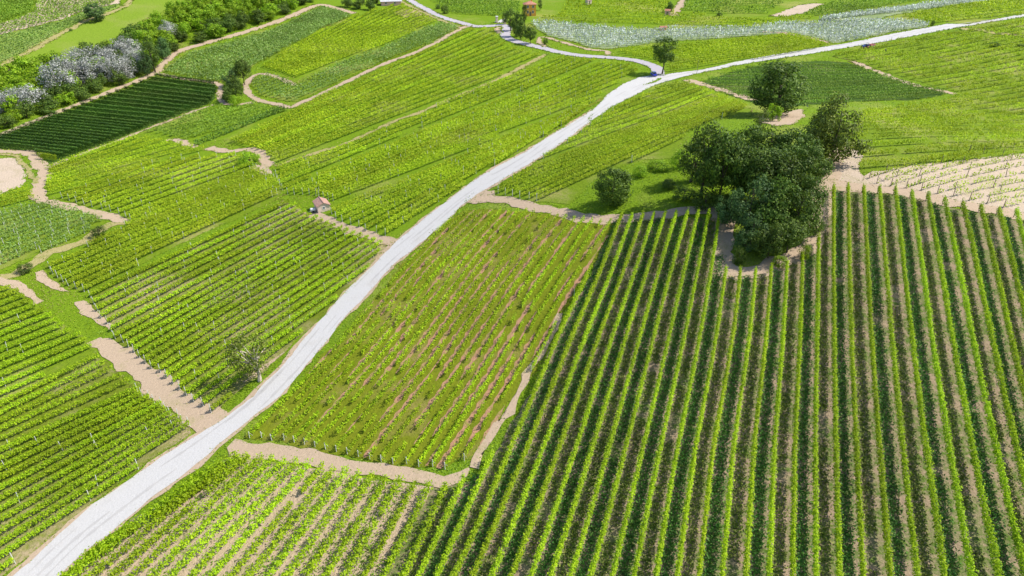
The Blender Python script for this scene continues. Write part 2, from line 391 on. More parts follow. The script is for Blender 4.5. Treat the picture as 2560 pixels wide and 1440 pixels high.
PF1 = [(652,170),(740,114),(800,82),(890,42),(940,26),(1000,10),(1050,37),(1098,56),(1020,90),(960,114),(860,150),(742,198),(700,181)]
PF2 = [(632,196),(660,189),(698,196),(745,217),(765,205),(860,156),(960,121),(1105,60),(1150,71),(1080,108),(1030,128),(970,149),(900,180),(850,203),(800,228),(740,256),(680,246),(647,238),(630,215)]
PG = [(365,332),(480,287),(545,264),(580,270),(640,262),(722,276),(700,289),(580,343),(490,363),(450,350),(420,343)]
PH = [(122,420),(200,392),(340,344),(420,354),(490,370),(528,377),(578,387),(560,390),(420,399),(300,438),(150,495),(118,488),(112,470),(122,445)]
PJ = [(-10,548),(40,522),(100,510),(150,517),(220,537),(272,553),(238,572),(200,599),(130,624),(60,649),(-10,680),(-130,730),(-130,600)]
PK = [(0,490),(60,470),(88,482),(93,505),(40,518),(-10,535),(-60,520)]
PS = [(1325,58),(1377,57),(1454,65),(1545,74),(1637,77),(1680,73),(1802,71),(1871,71),(1940,61),(2045,58),(2120,54),(2241,54),(2294,57),(2322,63),(2318,68),(2241,79),(2120,104),(2082,109),(2050,98),(1975,83),(1940,86),(1840,93),(1750,100),(1690,103),(1631,108),(1545,120),(1515,123),(1472,119),(1423,102),(1371,90),(1341,73)]
PS2 = [(2045,52),(2120,35),(2259,16),(2380,4),(2485,-6),(2500,0),(2450,6),(2346,20),(2241,37),(2207,46),(2120,51)]
PU1 = [(1060,-8),(1230,-8),(1300,8),(1300,40),(1255,42),(1235,47),(1180,49),(1130,34),(1085,6)]
PU2 = [(1344,46),(1400,36),(1420,-10),(1660,-10),(1690,35),(1800,42),(1920,46),(2040,42),(2020,52),(1880,66),(1680,70),(1540,66),(1400,54),(1345,52)]
PU3 = [(1705,30),(1712,-5),(1960,-8),(1960,8),(1920,35),(1800,39)]
PU4 = [(2010,36),(2070,8),(2380,-6),(2240,12),(2120,32),(2045,42)]
PU5 = [(2250,40),(2360,20),(2470,4),(2620,-8),(2640,20),(2560,34),(2415,58),(2330,58),(2290,52)]
PV1 = [(-20,-8),(95,-8),(80,28),(30,48),(-20,62)]
PV2 = [(98,-8),(300,-8),(300,8),(212,28),(150,50),(70,70),(0,88),(-20,92),(-20,66),(34,50),(84,29)]
PX = [(0,397),(40,395),(58,416),(70,440),(60,463),(-10,490),(-90,500),(-90,400)]      # bare pinkish field

S_ = 'structure'
drape('field_soil', gpoly(PA), M['soil_a'], .05, 'weedy tan soil under the big front vineyard', .4)
drape('field_soil', gpoly([(575,1142),(640,1150),(760,1165),(870,1185),(1000,1208),(1070,1222),(1000,1330),(900,1540),(60,1540),(190,1430),(330,1300),(490,1205)]), M['soil'], .075, 'light tan soil between the bushy rows beside the white road', .5)
drape('field_soil', gpoly(PB), M['red'], .05, 'reddish soil and grass between the sparse vines', .5)
drape('field_soil', gpoly(PC), M['lane'], .05, 'grassy ground under the vines beside the grove', .4)
drape('field_soil', gpoly(PL1), M['lane_tan'], .05, 'tan soil under the bushy rows beside the white road', .4)
drape('field_soil', gpoly(PL2), M['lane_tan'], .05, 'brown soil under the thin dark rows', .4)
drape('field_soil', gpoly(PL3), M['lane'], .05, 'grass under the bright rows at the left edge', .4)
drape('field_soil', gpoly(PM1), M['lane'], .05, 'grass under the white-posted rows', .4)
drape('field_soil', gpoly(PM2), M['lane_tan'], .05, 'tan soil under the bushy rows below the hut', .4)
drape('field_soil', gpoly(PD), M['lane_dark'], .06, 'ground darkened as shade under the dark green block beside the wood', .4)
drape('field_soil', gpoly(PR1), M['lane_dark'], .06, 'grass darkened as shade under the dull green block behind the lone round tree', .4)
drape('field_soil', gpoly(PR2), M['lane'], .06, 'grass under the bright block on the right', .5)
drape('field_soil', gpoly(PR3 + []), M['pale'], .06, 'pale bare soil under the young vines', .5)
drape('field_soil', gpoly(PE), M['lane'], .12, 'green ground of the plain block above the dark rows', .5)
drape('field_soil', gpoly(PF2), M['lane'], .12, 'grey green ground of the netted strip', .5)
drape('field_soil', gpoly(PJ), M['lane'], .06, 'grey green ground under the netted block at the left edge', .4)
drape('field_soil', gpoly(PS), M['silverlane'], .14, 'grey ground under the silvery netted vineyard on the crest', .5, grid=6)
drape('field_soil', gpoly(PS2), M['silverlane'], .14, 'grey ground of the far silvery strip', .5, grid=8)
drape('field_soil', gpoly(PV2), M['pale'], .15, 'pale striped soil on the far hillside', .5, grid=8)
drape('field_soil', gpoly(PX), M['pale'], .06, 'bare pinkish field at the left edge', .5)
drape('field_soil', gpoly([(1923,41),(1958,28),(2001,13),(2036,9),(2062,10),(2036,21),(2010,33),(1966,42)]), M['pale'], .15, 'bare sandy plot among the far vineyards', .5)

drape('hill_meadow', gpoly([(-40,100),(0,92),(70,74),(150,54),(212,32),(300,12),(312,14),(268,32),(228,43),(188,63),(148,83),(98,112),(58,133),(0,161),(-50,182)]), M['meadow_pale'], .12, 'pale green meadow above the far hillside track', .5, 3.0, 8)
drape('hill_meadow', gpoly([(-50,192),(0,171),(62,140),(102,119),(152,90),(192,70),(232,50),(272,39),(315,20),(345,-10),(460,-10),(420,22),(360,52),(300,88),(230,124),(140,160),(0,172)]), M['meadow_light'], .12, 'smooth light green slope above the wood', .5, 3.0, 8)
# roads ------------------------------------------------------------
LE = [(-60,1540),(30,1442),(151,1335),(235,1262),(396,1150),(484,1096),(551,1054),(633,992),(667,953),(705,918),(733,880),(783,824),(850,746),(978,618),(998,598),(1065,544),(1149,480),(1200,442),(1318,378),(1412,319),(1483,274),(1505,254),(1514,240),(1554,212),(1597,194),(1640,188),(1658,188),(1680,184),(1758,174),(1836,156),(1923,139),(2120,108),(2241,83),(2320,69),(2368,60),(2415,61),(2560,36),(2700,12)]
RE = [(2700,22),(2560,43),(2467,57),(2398,69),(2311,85),(2224,102),(2120,119),(2027,135),(1906,153),(1836,165),(1744,184),(1706,193),(1660,206),(1625,218),(1590,237),(1530,267),(1471,307),(1424,345),(1365,385),(1313,416),(1247,456),(1200,482),(1152,517),(1135,535),(1065,598),(984,661),(917,739),(850,809),(817,853),(783,893),(750,935),(700,990),(635,1041),(584,1084),(544,1117),(474,1177),(376,1251),(296,1318),(215,1375),(150,1440),(60,1540)]
verge_l = [(-110,1540),(0,1440),(118,1340),(215,1262),(380,1146),(470,1092),(545,1046),(625,986),(662,945),(697,905),(722,866),(775,815),(845,742),(972,612),(992,592),(1060,538),(1145,474),(1196,437),(1314,373),(1408,314),(1480,268)]
verge_r = [(1474,309),(1426,348),(1367,388),(1315,419),(1249,459),(1202,485),(1154,520),(1137,538),(1067,600),(986,664),(919,741),(852,812),(819,856),(785,896),(752,938),(702,993),(637,1044),(587,1088),(547,1121),(478,1181),(380,1256),(300,1323),(219,1380),(155,1446),(70,1540)]
verge_l = [((x + x2) / 2 , (y + y2) / 2) for (x, y), (x2, y2) in zip(verge_l, [(-60,1540),(30,1442),(151,1335),(235,1262),(396,1150),(484,1096),(551,1054),(633,992),(667,953),(705,918),(733,880),(783,824),(850,746),(978,618),(998,598),(1065,544),(1149,480),(1200,442),(1318,378),(1412,319),(1483,274)])]
drape('road_verge', gpoly(verge_l + verge_r), M['track'], .09, 'tan gravelly verges along the white road', .35, 1.0)
road = drape('gravel_road', gpoly(LE + RE), M['gravel'], .13, 'wide white gravel road winding up through the vineyards', .16, 1.0)
drape('grass_wedge', gpoly([(1612,213),(1636,203),(1652,195),(1655,197),(1640,206)]), M['grass'], .18, 'small grass wedge where the two roads meet', .1, .8)
ribbon('paved_road', [(1644,190),(1645,178),(1635,167),(1606,156),(1576,150),(1530,145),(1484,142),(1438,138),(1393,130),(1362,122),(1316,111),(1286,103),(1268,95),(1263,86),(1267,77),(1268,69),(1256,63),(1231,65),(1187,66),(1152,57),(1100,42),(1066,24),(1031,5),(1010,-12)], 5.0, M['asphalt'], .17, 'narrow pale grey road bending up to the orange house', .08)
ribbon('dirt_track', [(1000,2),(1057,31),(1118,57),(1150,68)], 3.0, M['straw'], .12, 'pale strip beside the far grey road', .3)
ribbon('dirt_track', [(1240,57),(1254,54),(1262,50)], 4.0, M['gravel'], .2, 'pale drive through the gate pillars', .1)
# tracks -----------------------------------------------------------
drape('dirt_track', gpoly([(565,1120),(590,1100),(640,1106),(720,1116),(800,1133),(870,1150),(960,1162),(1050,1175),(1110,1186),(1150,1178),(1172,1168),(1180,1176),(1172,1194),(1150,1210),(1100,1220),(1000,1203),(870,1181),(760,1161),(640,1147),(575,1140)]), M['track'], .10, 'broad tan headland track below the reddish block', .3, 1.0)
ribbon('grass_track', [(1180,1170),(1212,1120),(1248,1062),(1296,982),(1345,895),(1384,822),(1402,785)], (1.3, .8), M['track'], .11, 'dry grass track along the side of the reddish block', .3)
drape('bare_patch', gpoly([(1385,812),(1393,797),(1403,791),(1404,800),(1394,820)]), M['track'], .14, 'bare tan spot at the top of the grass track', .15, .6)
ribbon('dirt_track', [(1165,502),(1205,496),(1250,500),(1330,516),(1400,533),(1480,547),(1545,550),(1640,538),(1720,528),(1790,530),(1812,556),(1808,600),(1803,640),(1824,674),(1870,682),(1930,668),(1990,640),(2028,605),(2046,560),(2050,500),(2064,455),(2078,425),(2095,390),(2112,366)], (3.2, 3.6), M['track'], .10, 'tan track round the foot of the grove', .35)
ribbon('dirt_track', [(2062,462),(2130,468),(2200,474),(2320,493),(2420,516),(2560,541),(2720,566)], (4.0, 3.0), M['track'], .11, 'tan headland track between young vines and front vineyard', .35)
drape('bare_patch', gpoly([(2070,470),(2085,425),(2110,375),(2135,360),(2150,385),(2145,420),(2160,450),(2190,470),(2150,480),(2090,478)]), M['pale'], .085, 'pale trampled soil beside the grove', .4, 1.0)
drape('bare_patch', gpoly([(1165,505),(1180,486),(1205,480),(1235,478),(1240,500),(1215,508),(1180,512)]), M['track'], .12, 'dirt and rubble where the grove track meets the road', .3, .8)
ribbon('dirt_track', [(545,1062),(515,1048),(475,1022),(428,988),(380,950),(330,912),(285,878),(250,858),(238,850)], (4.6, 3.2), M['track'], .10, 'broad tan track joining the white road from the left', .35)
ribbon('dirt_track', [(990,607),(960,600),(930,592),(870,572),(825,553),(798,542),(775,535)], (3.2, 2.4), M['track'], .10, 'tan track from the white road to the hut', .3)
drape('bare_patch', gpoly([(188,757),(210,752),(238,770),(265,798),(284,815),(272,826),(240,808),(210,785)]), M['track'], .10, 'bare tan bank below the white-posted row ends', .3, .8)
drape('bare_patch', gpoly([(87,682),(108,676),(128,700),(160,720),(182,732),(150,730),(115,714),(92,700)]), M['track'], .10, 'bare tan patch beside the grassy ditch', .3, .8)
ribbon('dirt_track', [(-20,703),(10,703),(40,715),(72,738),(102,757)], (3.0, 1.4), M['track'], .10, 'tan track end at the left edge', .3)
ribbon('dirt_track', [(-10,700),(34,686),(80,660),(128,632),(202,607),(242,580),(279,564),(322,554)], (3.0, 2.6), M['straw'], .09, 'straw coloured track below the netted block', .35)
ribbon('dirt_track', [(322,556),(285,545),(215,526),(151,512),(101,500),(95,484),(98,464),(110,443),(108,424),(92,402),(78,384),(24,380),(-60,378)], (2.6, 4.2), M['track'], .11, 'tan track above the netted block', .35)
ribbon('grass_track', [(0,386),(35,389),(54,406),(76,432),(90,460)], 1.4, M['straw'], .13, 'brown grass strip round the bare field', .25)
ribbon('dirt_track', [(-60,362),(0,338),(134,285),(269,232),(386,184),(405,162),(447,130),(504,111),(605,83),(705,50),(773,21),(806,13),(853,25),(884,34)], (2.6, 5.0), M['track'], .12, 'tan track along the edge of the wood', .22)
ribbon('dirt_track', [(393,184),(470,199),(544,210),(550,228),(552,248),(578,262),(635,257)], (2.4, 2.6), M['track'], .12, 'pale track above the dark rows', .2)
ribbon('dirt_track', [(739,213),(689,192),(658,185),(638,189),(620,205),(616,225),(642,249),(690,261),(729,269),(746,260),(789,242),(848,214),(909,184),(979,153),(1031,135),(1083,111),(1118,90),(1161,68),(1180,66)], (2.4, 3.4), M['track'], .13, 'looping tan track through the upper vineyards', .2)
ribbon('grass_track', [(1366,136),(1301,170),(1240,201),(1136,244),(1041,285),(994,300),(876,354),(734,400),(690,416)], (2.6, 1.6), M['straw'], .10, 'thin dry track between the middle vineyards', .3)
ribbon('grass_track', [(524,369),(571,380),(621,372),(655,388),(668,410),(650,428)], (3.0, 3.0), M['track'], .10, 'bare tan strip round the green bank', .4)
drape('bare_patch', gpoly([(625,420),(645,412),(675,418),(680,436),(655,438)]), M['track'], .13, 'bare tan spot above the middle vineyards', .3, .8)
ribbon('bare_patch', [(418,350),(445,352),(472,362),(492,368)], 2.6, M['track'], .10, 'bare strip under the white end posts', .3)
ribbon('dirt_track', [(112,424),(150,406),(200,387),(298,351),(375,320),(480,281),(535,262)], 1.5, M['track'], .11, 'thin soil strip along the lower edge of the dark rows', .3)
ribbon('dirt_track', [(-40,182),(0,165),(60,136),(100,115),(150,86),(190,66),(230,46),(270,35),(310,17),(340,-10)], 3.2, M['straw'], .16, 'pale track across the far hillside', .35)
ribbon('bare_patch', [(1715,200),(1760,212),(1800,224),(1850,240),(1890,252)], 4.0, M['track'], .10, 'sandy strip below the dull green block', .6)
ribbon('bare_patch', [(2130,154),(2180,174),(2260,205),(2340,226),(2390,235)], 3.0, M['track'], .11, 'sandy strip between dull green and bright blocks', .5)
drape('bare_patch', gpoly([(1900,305),(1935,292),(1960,280),(2005,272),(2010,292),(1985,312),(1940,316)]), M['track'], .10, 'sunlit bare soil behind the grove', .4, 1.0)
ribbon('dirt_track', [(1364,118),(1348,105),(1350,94),(1368,95),(1399,104),(1438,115),(1472,124),(1515,128),(1519,138)], 2.4, M['track'], .13, 'sandy loop track above the grey road', .3)
ribbon('dirt_track', [(1683,40),(1690,25),(1702,12),(1712,-6)], 5.0, M['track'], .15, 'pale far track beside a small hut', .5)
ribbon('bare_patch', [(1903,80),(1960,84),(2010,93),(2070,107)], 3.5, M['track'], .16, 'sandy strip below the silvery netted vineyard', .5)
ribbon('bare_patch', [(1250,84),(1244,75),(1246,68)], 3.0, M['track'], .12, 'sandy bank in the road bend', .3)
ribbon('bare_patch', [(2400,72),(2450,76),(2500,84),(2570,92)], 5.0, M['straw'], .12, 'dry stony strip below the far white road', .9)
ribbon('bare_patch', [(1470,268),(1490,256),(1506,246)], 1.6, M['red'], .14, 'reddish bank beside the widened road', .2)
drape('bare_patch', gpoly([(1005,22),(1050,26),(1060,40),(1010,44),(985,34)]), M['straw'], .13, 'dry pale patch in the far green field', .8, 2)

# ------------------------------------------------------------------ vine rows
ONES = ['','first','second','third','fourth','fifth','sixth','seventh','eighth','ninth','tenth','eleventh','twelfth','thirteenth','fourteenth','fifteenth','sixteenth','seventeenth','eighteenth','nineteenth']
TENS = {20:'twenty',30:'thirty',40:'forty',50:'fifty',60:'sixty'}
def ordinal(n):
    if n < 20: return ONES[n]
    t, u = n // 10 * 10, n % 10
    if u == 0: return TENS[t][:-1] + 'ieth'
    return TENS[t] + '-' + ONES[u]

def guide_rows(guides, idx, npts=48, ext=0.0):
    """guides: [(index, pixel polyline)] -> {i: ground polyline}"""
    G = []
    for i, px in guides:
        a = np.array(px, float)
        if ext:
            a = np.vstack([a[0] - (a[1] - a[0]) / np.linalg.norm(a[1] - a[0]) * np.linalg.norm(a[-1] - a[0]) * ext, a, a[-1] + (a[-1] - a[-2]) / np.linalg.norm(a[-1] - a[-2]) * np.linalg.norm(a[-1] - a[0]) * ext])
        a[:, 1] = np.maximum(a[:, 1], -140)
        d = np.r_[0, np.cumsum(np.linalg.norm(np.diff(a, axis=0), axis=1))]; t = np.linspace(0, d[-1], npts)
        G.append((i, at(np.interp(t, d, a[:, 0]), np.interp(t, d, a[:, 1]))))
    G.sort(key=lambda g: g[0]); out = {}
    for i in idx:
        k = 0
        while k < len(G) - 2 and i > G[k + 1][0]: k += 1
        (i0, g0), (i1, g1) = G[k], G[k + 1]; t = (i - i0) / (i1 - i0)
        out[i] = g0 + (g1 - g0) * t
    return out
def smooth1(P, k=5):
    Q = P.copy()
    for _ in range(k): Q[1:-1] = 0.25 * Q[:-2] + 0.5 * Q[1:-1] + 0.25 * Q[2:]
    return Q
def runs(P, poly, step=0.5, minlen=4.0):
    P = smooth1(P, 4)
    d = np.r_[0, np.cumsum(np.linalg.norm(np.diff(P, axis=0), axis=1))]; t = np.arange(0, d[-1], step)
    if len(t) < 4: return []
    Q = np.stack([np.interp(t, d, P[:, 0]), np.interp(t, d, P[:, 1])], 1); ins = inpoly(Q, poly)
    # only what the frame (plus a margin) could see
    out = []; k = 0
    while k < len(Q):
        if ins[k]:
            j = k
            while j + 1 < len(Q) and ins[j + 1]: j += 1
            if (j - k) * step >= minlen: out.append(Q[k:j + 1])
            k = j + 1
        else: k += 1
    return out
def in_view(Q, margin=60):
    z = terrain(Q[:, 0], Q[:, 1]); c, s = math.cos(PITCH), math.sin(PITCH)
    f = Q[:, 1] * c - (z - CAM_H) * s; up = Q[:, 1] * s + (z - CAM_H) * c
    px = 1280 + FPX * Q[:, 0] / f; py = 720 - FPX * up / f
    return (f > 1) & (px > -margin) & (px < 2560 + margin) & (py > -margin) & (py < 1440 + margin)

def foliage(Q, st):
    """leaf cards for one row on ground points Q"""
    step = np.linalg.norm(np.diff(Q, axis=0), axis=1); s = np.r_[0, np.cumsum(step)]; L = s[-1]
    mid = Q[len(Q) // 2]; dist = max(20, depth(mid[0], mid[1], tz(*mid)))
    size = max(st['leaf'], dist * st.get('far', 0.0020)); n = int(L * st['cover'] / size ** 2)
    T = unit(np.gradient(Q, axis=0)); nrm = np.stack([-T[:, 1], T[:, 0]], 1)
    t = RNG.uniform(0, L, n)
    ph = RNG.uniform(0, 6.28, 6)
    m = 1 + st['lump'] * (np.sin(t * 6.28 / st['vine'] + ph[0]) * 0.5 + np.sin(t / 1.7 + ph[1]) * .35 + np.sin(t / 4.3 + ph[2]) * .4 + np.sin(t / 11. + ph[3]) * .4)
    g = np.sin(t / 2.9 + ph[4]) + np.sin(t / 0.83 + ph[5]) + np.sin(t / 7.7 + ph[1] * 2)
    keep = g > st['gap']
    if st.get('single'):
        vi = np.floor(t / st['vine']); u = (t / st['vine'] - vi - 0.5)
        hsh = np.abs(np.sin(vi * 12.9898 + ph[0] * 7)) % 1.0
        m = m * (0.55 + 0.75 * hsh); keep &= hsh > st['single']
        t = (vi + 0.5 + u * st.get('tight', 0.55)) * st['vine']; t = np.minimum(t, L)
    t, m = t[keep], m[keep]; n = len(t)
    if n < 3: return None
    x = np.interp(t, s, Q[:, 0]); y = np.interp(t, s, Q[:, 1]); nx = np.interp(t, s, nrm[:, 0]); ny = np.interp(t, s, nrm[:, 1])
    h0, h1 = st['h']; q = RNG.beta(1.5, 1.15, n)
    h = h0 + (h1 * m - h0) * q
    prof = np.sqrt(np.clip(1 - (q - 0.55) ** 2 / 0.42, 0.12, 1))
    o = np.clip(RNG.normal(0, 0.62, n), -1.3, 1.3) * st['w'] * prof * m
    up = RNG.random(n) < st.get('shoot', 0.05); h = np.where(up, h1 * m + RNG.uniform(0, .35, n), h)
    C = np.stack([x + nx * o, y + ny * o, terrain(x, y) + h], 1)
    sg = np.sign(o)
    D = RNG.normal(size=(n, 3)) * st.get('rnd', .6)
    ku, kl = np.full(n, .9), np.full(n, .55)
    if st.get('hedge'): top = q > .80; ku = np.where(top, 1.6, .05); kl = np.where(top, 0, 1.); o2 = np.where(top, o, sg * st['w'] * RNG.uniform(.6, 1.0, n)); C[:, 0] += nx * (o2 - o); C[:, 1] += ny * (o2 - o)
    D[:, 2] += ku; D[:, 0] += nx * sg * kl; D[:, 1] += ny * sg * kl
    return leaf_quads(C, unit(D), np.full(n, size))

ROWS = []       # (n_pixels, name, label, group, Q, style, postspec)
SHADED_EDGE_PX = [(487, 366), (560, 338), (640, 305), (712, 276)]
def block(poly_px, guides, idx, st, what, group, ext=0.4, posts=None, minlen=4.0, from_first=True):
    poly = gpoly(poly_px); got = []
    for i, P in guide_rows(guides, idx, ext=ext).items():
        rr = [q for q in runs(P, poly, minlen=minlen) if in_view(q).any()]
        if not rr: continue
        rr.sort(key=len, reverse=True)
        got.append((i, [q for q in rr if len(q) > 14 or q is rr[0]][:2]))
    k = 0
    for i, rr in got:
        k += 1
        for j, q in enumerate(rr):
            ROWS.append(dict(label=what % (ordinal(k) + (' broken' if False else '')), group=group, Q=q, st=st, posts=posts, j=j, multi=len(rr)))
post_me = {}
def post_mesh(kind):
    if kind in post_me: return post_me[kind]
    b = MB()
    if kind == 'white': b.box((0, 0, 0.80), (.075, .075, 2.1))
    elif kind == 'dark': b.box((0, 0, 0.75), (.09, .09, 1.9))
    elif kind == 'aframe':
        b.box((0, 0, 0.45), (.075, .075, 1.5)); b.tube([(0, 0, 1.05), (0.7, 0, -0.1)], [.03, .03], 6)
    me = bpy.data.meshes.new('post'); bmesh.ops.recalc_face_normals(b.bm, faces=b.bm.faces[:]); b.bm.to_mesh(me); b.bm.free()
    me.materials.append(M['wood' if kind == 'dark' else 'post']); post_me[kind] = me; return me
def add_post(parent, base, x, y, kind, rz=0.0, tilt=0.0):
    o = bpy.data.objects.new('post', post_mesh(kind)); COL.objects.link(o); o.parent = parent
    o.location = (x - base[0], y - base[1], tz(x, y) - base[2]); o.rotation_euler = (tilt * RNG.normal(), tilt * RNG.normal(), rz)
def build_row(r):
    st, Q = r['st'], r['Q']; fl = foliage(Q, st)
    if fl is None: return
    V, Fq = fl; V = V.copy()
    mid = Q[len(Q) // 2]; base = (float(mid[0]), float(mid[1]), tz(*mid))
    V -= np.array(base)
    root = empty('vine_row', base)
    if True:
        fo = link('foliage', mesh_np('foliage', V, Fq), M[st['mat']], root)
        kind, gap, ends = r['posts'] or ('white', 0, 0)
        d = Q[-1] - Q[0]; ang = math.atan2(d[1], d[0])
        spots = []
        if ends in (1, 3): spots.append((Q[0], ang))
        if ends in (2, 3): spots.append((Q[-1], ang + math.pi))
        for p, a in spots: add_post(root, base, p[0], p[1], kind, a, 0.03)
        if gap:
            s = RNG.uniform(1, gap)
            L = (len(Q) - 1) * 0.5
            while s < L - 1:
                p = Q[int(s / 0.5)]
                if in_view(p[None], 20)[0]: add_post(root, base, p[0], p[1], 'white' if kind == 'aframe' else kind, ang, 0.05)
                s += gap * RNG.uniform(.85, 1.15)
    tag(root, r['label'], 'vine row', r['group'])

ST = dict(
 A=dict(mat='vine_a', leaf=.20, cover=5.6, w=.25, h=(.80, 2.0), lump=.10, vine=1.0, gap=-2.9, shoot=.07),
 A2=dict(mat='vine_a', leaf=.24, cover=5.2, w=.40, h=(.40, 1.5), lump=.22, vine=1.1, gap=-2.3, shoot=.05),
 B=dict(mat='vine_a', leaf=.20, cover=2.6, w=.17, h=(.20, 1.15), lump=.22, vine=1.0, gap=-1.5, shoot=.05),
 L=dict(mat='vine_a', leaf=.21, cover=6.2, w=.33, h=(.50, 1.25), lump=.10, vine=1.0, gap=-2.9, shoot=.03, rnd=.5),
 Ld=dict(mat='vine_a', leaf=.24, cover=4.2, w=.30, h=(.45, 1.25), lump=.14, vine=1.0, gap=-2.6, shoot=.03, rnd=.5),
 Mm=dict(mat='vine_m', leaf=.25, far=.0016, cover=6.0, w=.40, h=(.55, 1.45), lump=.10, vine=1.0, gap=-2.9, shoot=.04, rnd=.5),
 Nn=dict(mat='vine_m', leaf=.28, far=.0017, cover=5.2, w=.44, h=(.50, 1.5), lump=.18, vine=1.2, gap=-2.6, shoot=.06),
 C=dict(mat='vine_m', leaf=.26, far=.0016, cover=4.2, w=.32, h=(.45, 1.35), lump=.20, vine=1.1, gap=-2.5, shoot=.05),
 D=dict(mat='vine_d', leaf=.30, far=.0013, cover=8.5, w=.34, h=(.10, 2.1), lump=.03, vine=1.2, gap=-3.3, shoot=.0, rnd=.22, hedge=True),
 R1=dict(mat='vine_g', leaf=.30, far=.0016, cover=4.6, w=.36, h=(.40, 1.3), lump=.12, vine=1.2, gap=-2.8, shoot=.03),
 R2=dict(mat='vine_m', leaf=.28, far=.0016, cover=4.6, w=.46, h=(.40, 1.6), lump=.38, vine=1.1, gap=-1.5, shoot=.08),
 R3=dict(mat='vine_m', leaf=.20, cover=1.5, w=.17, h=(.10, 1.05), lump=.25, vine=1.0, gap=-2.4, shoot=.05, single=.12, tight=.42),
 J=dict(mat='vine_s', leaf=.32, cover=3.4, w=.55, h=(.3, 1.8), lump=.25, vine=1.1, gap=-2.5, shoot=.05),
 Jg=dict(mat='vine_j', leaf=.30, cover=3.8, w=.48, h=(.3, 1.7), lump=.2, vine=1.1, gap=-2.6, shoot=.05),
 V=dict(mat='vine_g', leaf=.4, cover=3.4, w=.5, h=(.2, 1.5), lump=.15, vine=1.2, gap=-2.7, shoot=.02),
 E=dict(mat='vine_g', leaf=.4, cover=5.0, w=.85, h=(.2, 1.4), lump=.15, vine=1.2, gap=-2.9, shoot=.02),
)
KY = [470, 550, 690, 840, 960, 1140, 1290, 1500]
def gA(i, xs): return (i, [(x, y) for x, y in zip(xs, KY)])
GA = [gA(-33, [1500, 1400, 1225, 1030, 880, 645, 410, 60]),
      gA(-30, [1480, 1402, 1235, 1055, 885, 571, 388, 130]),
      gA(-22, [1500, 1440, 1320, 1180, 1040, 838, 715, 543]),
      gA(-13, [1545, 1500, 1408, 1316, 1245, 1152, 1086, 988]),
      gA(-11, [1563, 1526, 1448, 1368, 1315, 1237, 1171, 1075]),
      gA(-9, [1590, 1553, 1502, 1437, 1390, 1317, 1256, 1166]),
      gA(-3, [1740, 1716, 1676, 1637, 1607, 1562, 1523, 1464]),
      gA(0, [1807, 1796, 1775, 1750, 1727, 1690, 1664, 1630]),
      gA(2, [1870, 1862, 1848, 1831, 1811, 1778, 1762, 1738]),
      gA(9, [2115, 2116, 2118, 2121, 2126, 2133, 2140, 2151]),
      gA(15, [2344, 2362, 2390, 2418, 2441, 2478, 2511, 2559]),
      gA(24, [2700, 2740, 2790, 2840, 2880, 2940, 2990, 3060])]
block(PA, GA, range(-33, -12), ST['A2'], '%s row from the white road in the tan soil front vineyard', 'vine rows of the big front vineyard', ext=0)
nA2 = len(ROWS)
block(PA, GA, range(-12, 22), ST['A'], '%s tall row right of the headland bend in the front vineyard', 'vine rows of the big front vineyard', ext=0, posts=('dark', 0, 1))
GB = [(0, [(1130, 532), (1075, 585), (990, 672), (895, 787), (785, 910), (682, 1012), (590, 1100), (510, 1175)]),
      (20, [(1575, 535), (1548, 562), (1500, 640), (1405, 785), (1310, 965), (1240, 1075), (1180, 1180), (1130, 1270)])]
block(PB, GB, range(0, 21), ST['B'], '%s row from the white road in the reddish sparse block', 'sparse vine rows on reddish soil', ext=0, posts=('aframe', 0, 2))
GC = [(0, [(1440, 330), (1640, 258)]), (4, [(1290, 445), (1650, 300)]), (11, [(1332, 508), (1650, 362)])]
block(PC, GC, range(-7, 13), ST['C'], '%s row down from the sandy strip between road and grove', 'vine rows between white road and grove', ext=.9, posts=('white', 0, 1))
GL = [(0, [(0, 1138), (336, 985)]), (12, [(0, 1437), (400, 1160)])]
block(PL1, [(0, [(0, 1138), (336, 985)]), (11, [(0, 1437), (400, 1160)])], range(0, 16), ST['L'], '%s row below the dry gap in the lower left vineyard', 'bushy rows of the lower left vineyard', ext=.5, posts=('white', 22, 2))
GL2 = [(0, [(0, 1022), (243, 900)]), (4, [(0, 1108), (330, 958)])]
block(PL2, GL2, range(-1, 6), ST['Ld'], '%s thin dark row above the dry gap at the left edge', 'thin dark rows at the left edge', ext=.4)
GL3 = [(0, [(0, 728), (90, 762)]), (1, [(0, 748), (100, 770)]), (4, [(0, 806), (150, 806)]), (13, [(0, 998), (240, 888)])]
GL3 = [(0, [(0, 735), (60, 712)]), (13, [(0, 996), (240, 888)])]
block(PL3, GL3, range(-2, 14), ST['L'], '%s row below the straw track in the left edge vineyard', 'bright rows of the left edge vineyard', ext=.9, posts=('white', 18, 0))
GM1 = [(0, [(155, 497), (420, 400)]), (8, [(135, 612), (600, 440)]), (18, [(205, 733), (690, 500)])]
block(PM1, GM1, range(0, 19), ST['Mm'], '%s row from the top in the white posted vineyard', 'white posted rows left of the middle', ext=.3, posts=('white', 9, 3))
GM2 = [(0, [(222, 747), (690, 525)]), (6, [(285, 850), (800, 562)]), (20, [(525, 1036), (735, 876)])]
block(PM2, GM2, range(0, 21), ST['L'], '%s row down from the green path in the vineyard below the hut', 'bushy rows below the brick hut', ext=.6, posts=('white', 13, 1))
block(PN1, [(0, [(740, 283), (1090, 120)]), (12, [(692, 407), (1240, 194)])], range(-2, 13), ST['Nn'], '%s row down from the loop track in the upper middle vineyard', 'rows of the upper middle vineyard', ext=.5, minlen=8)
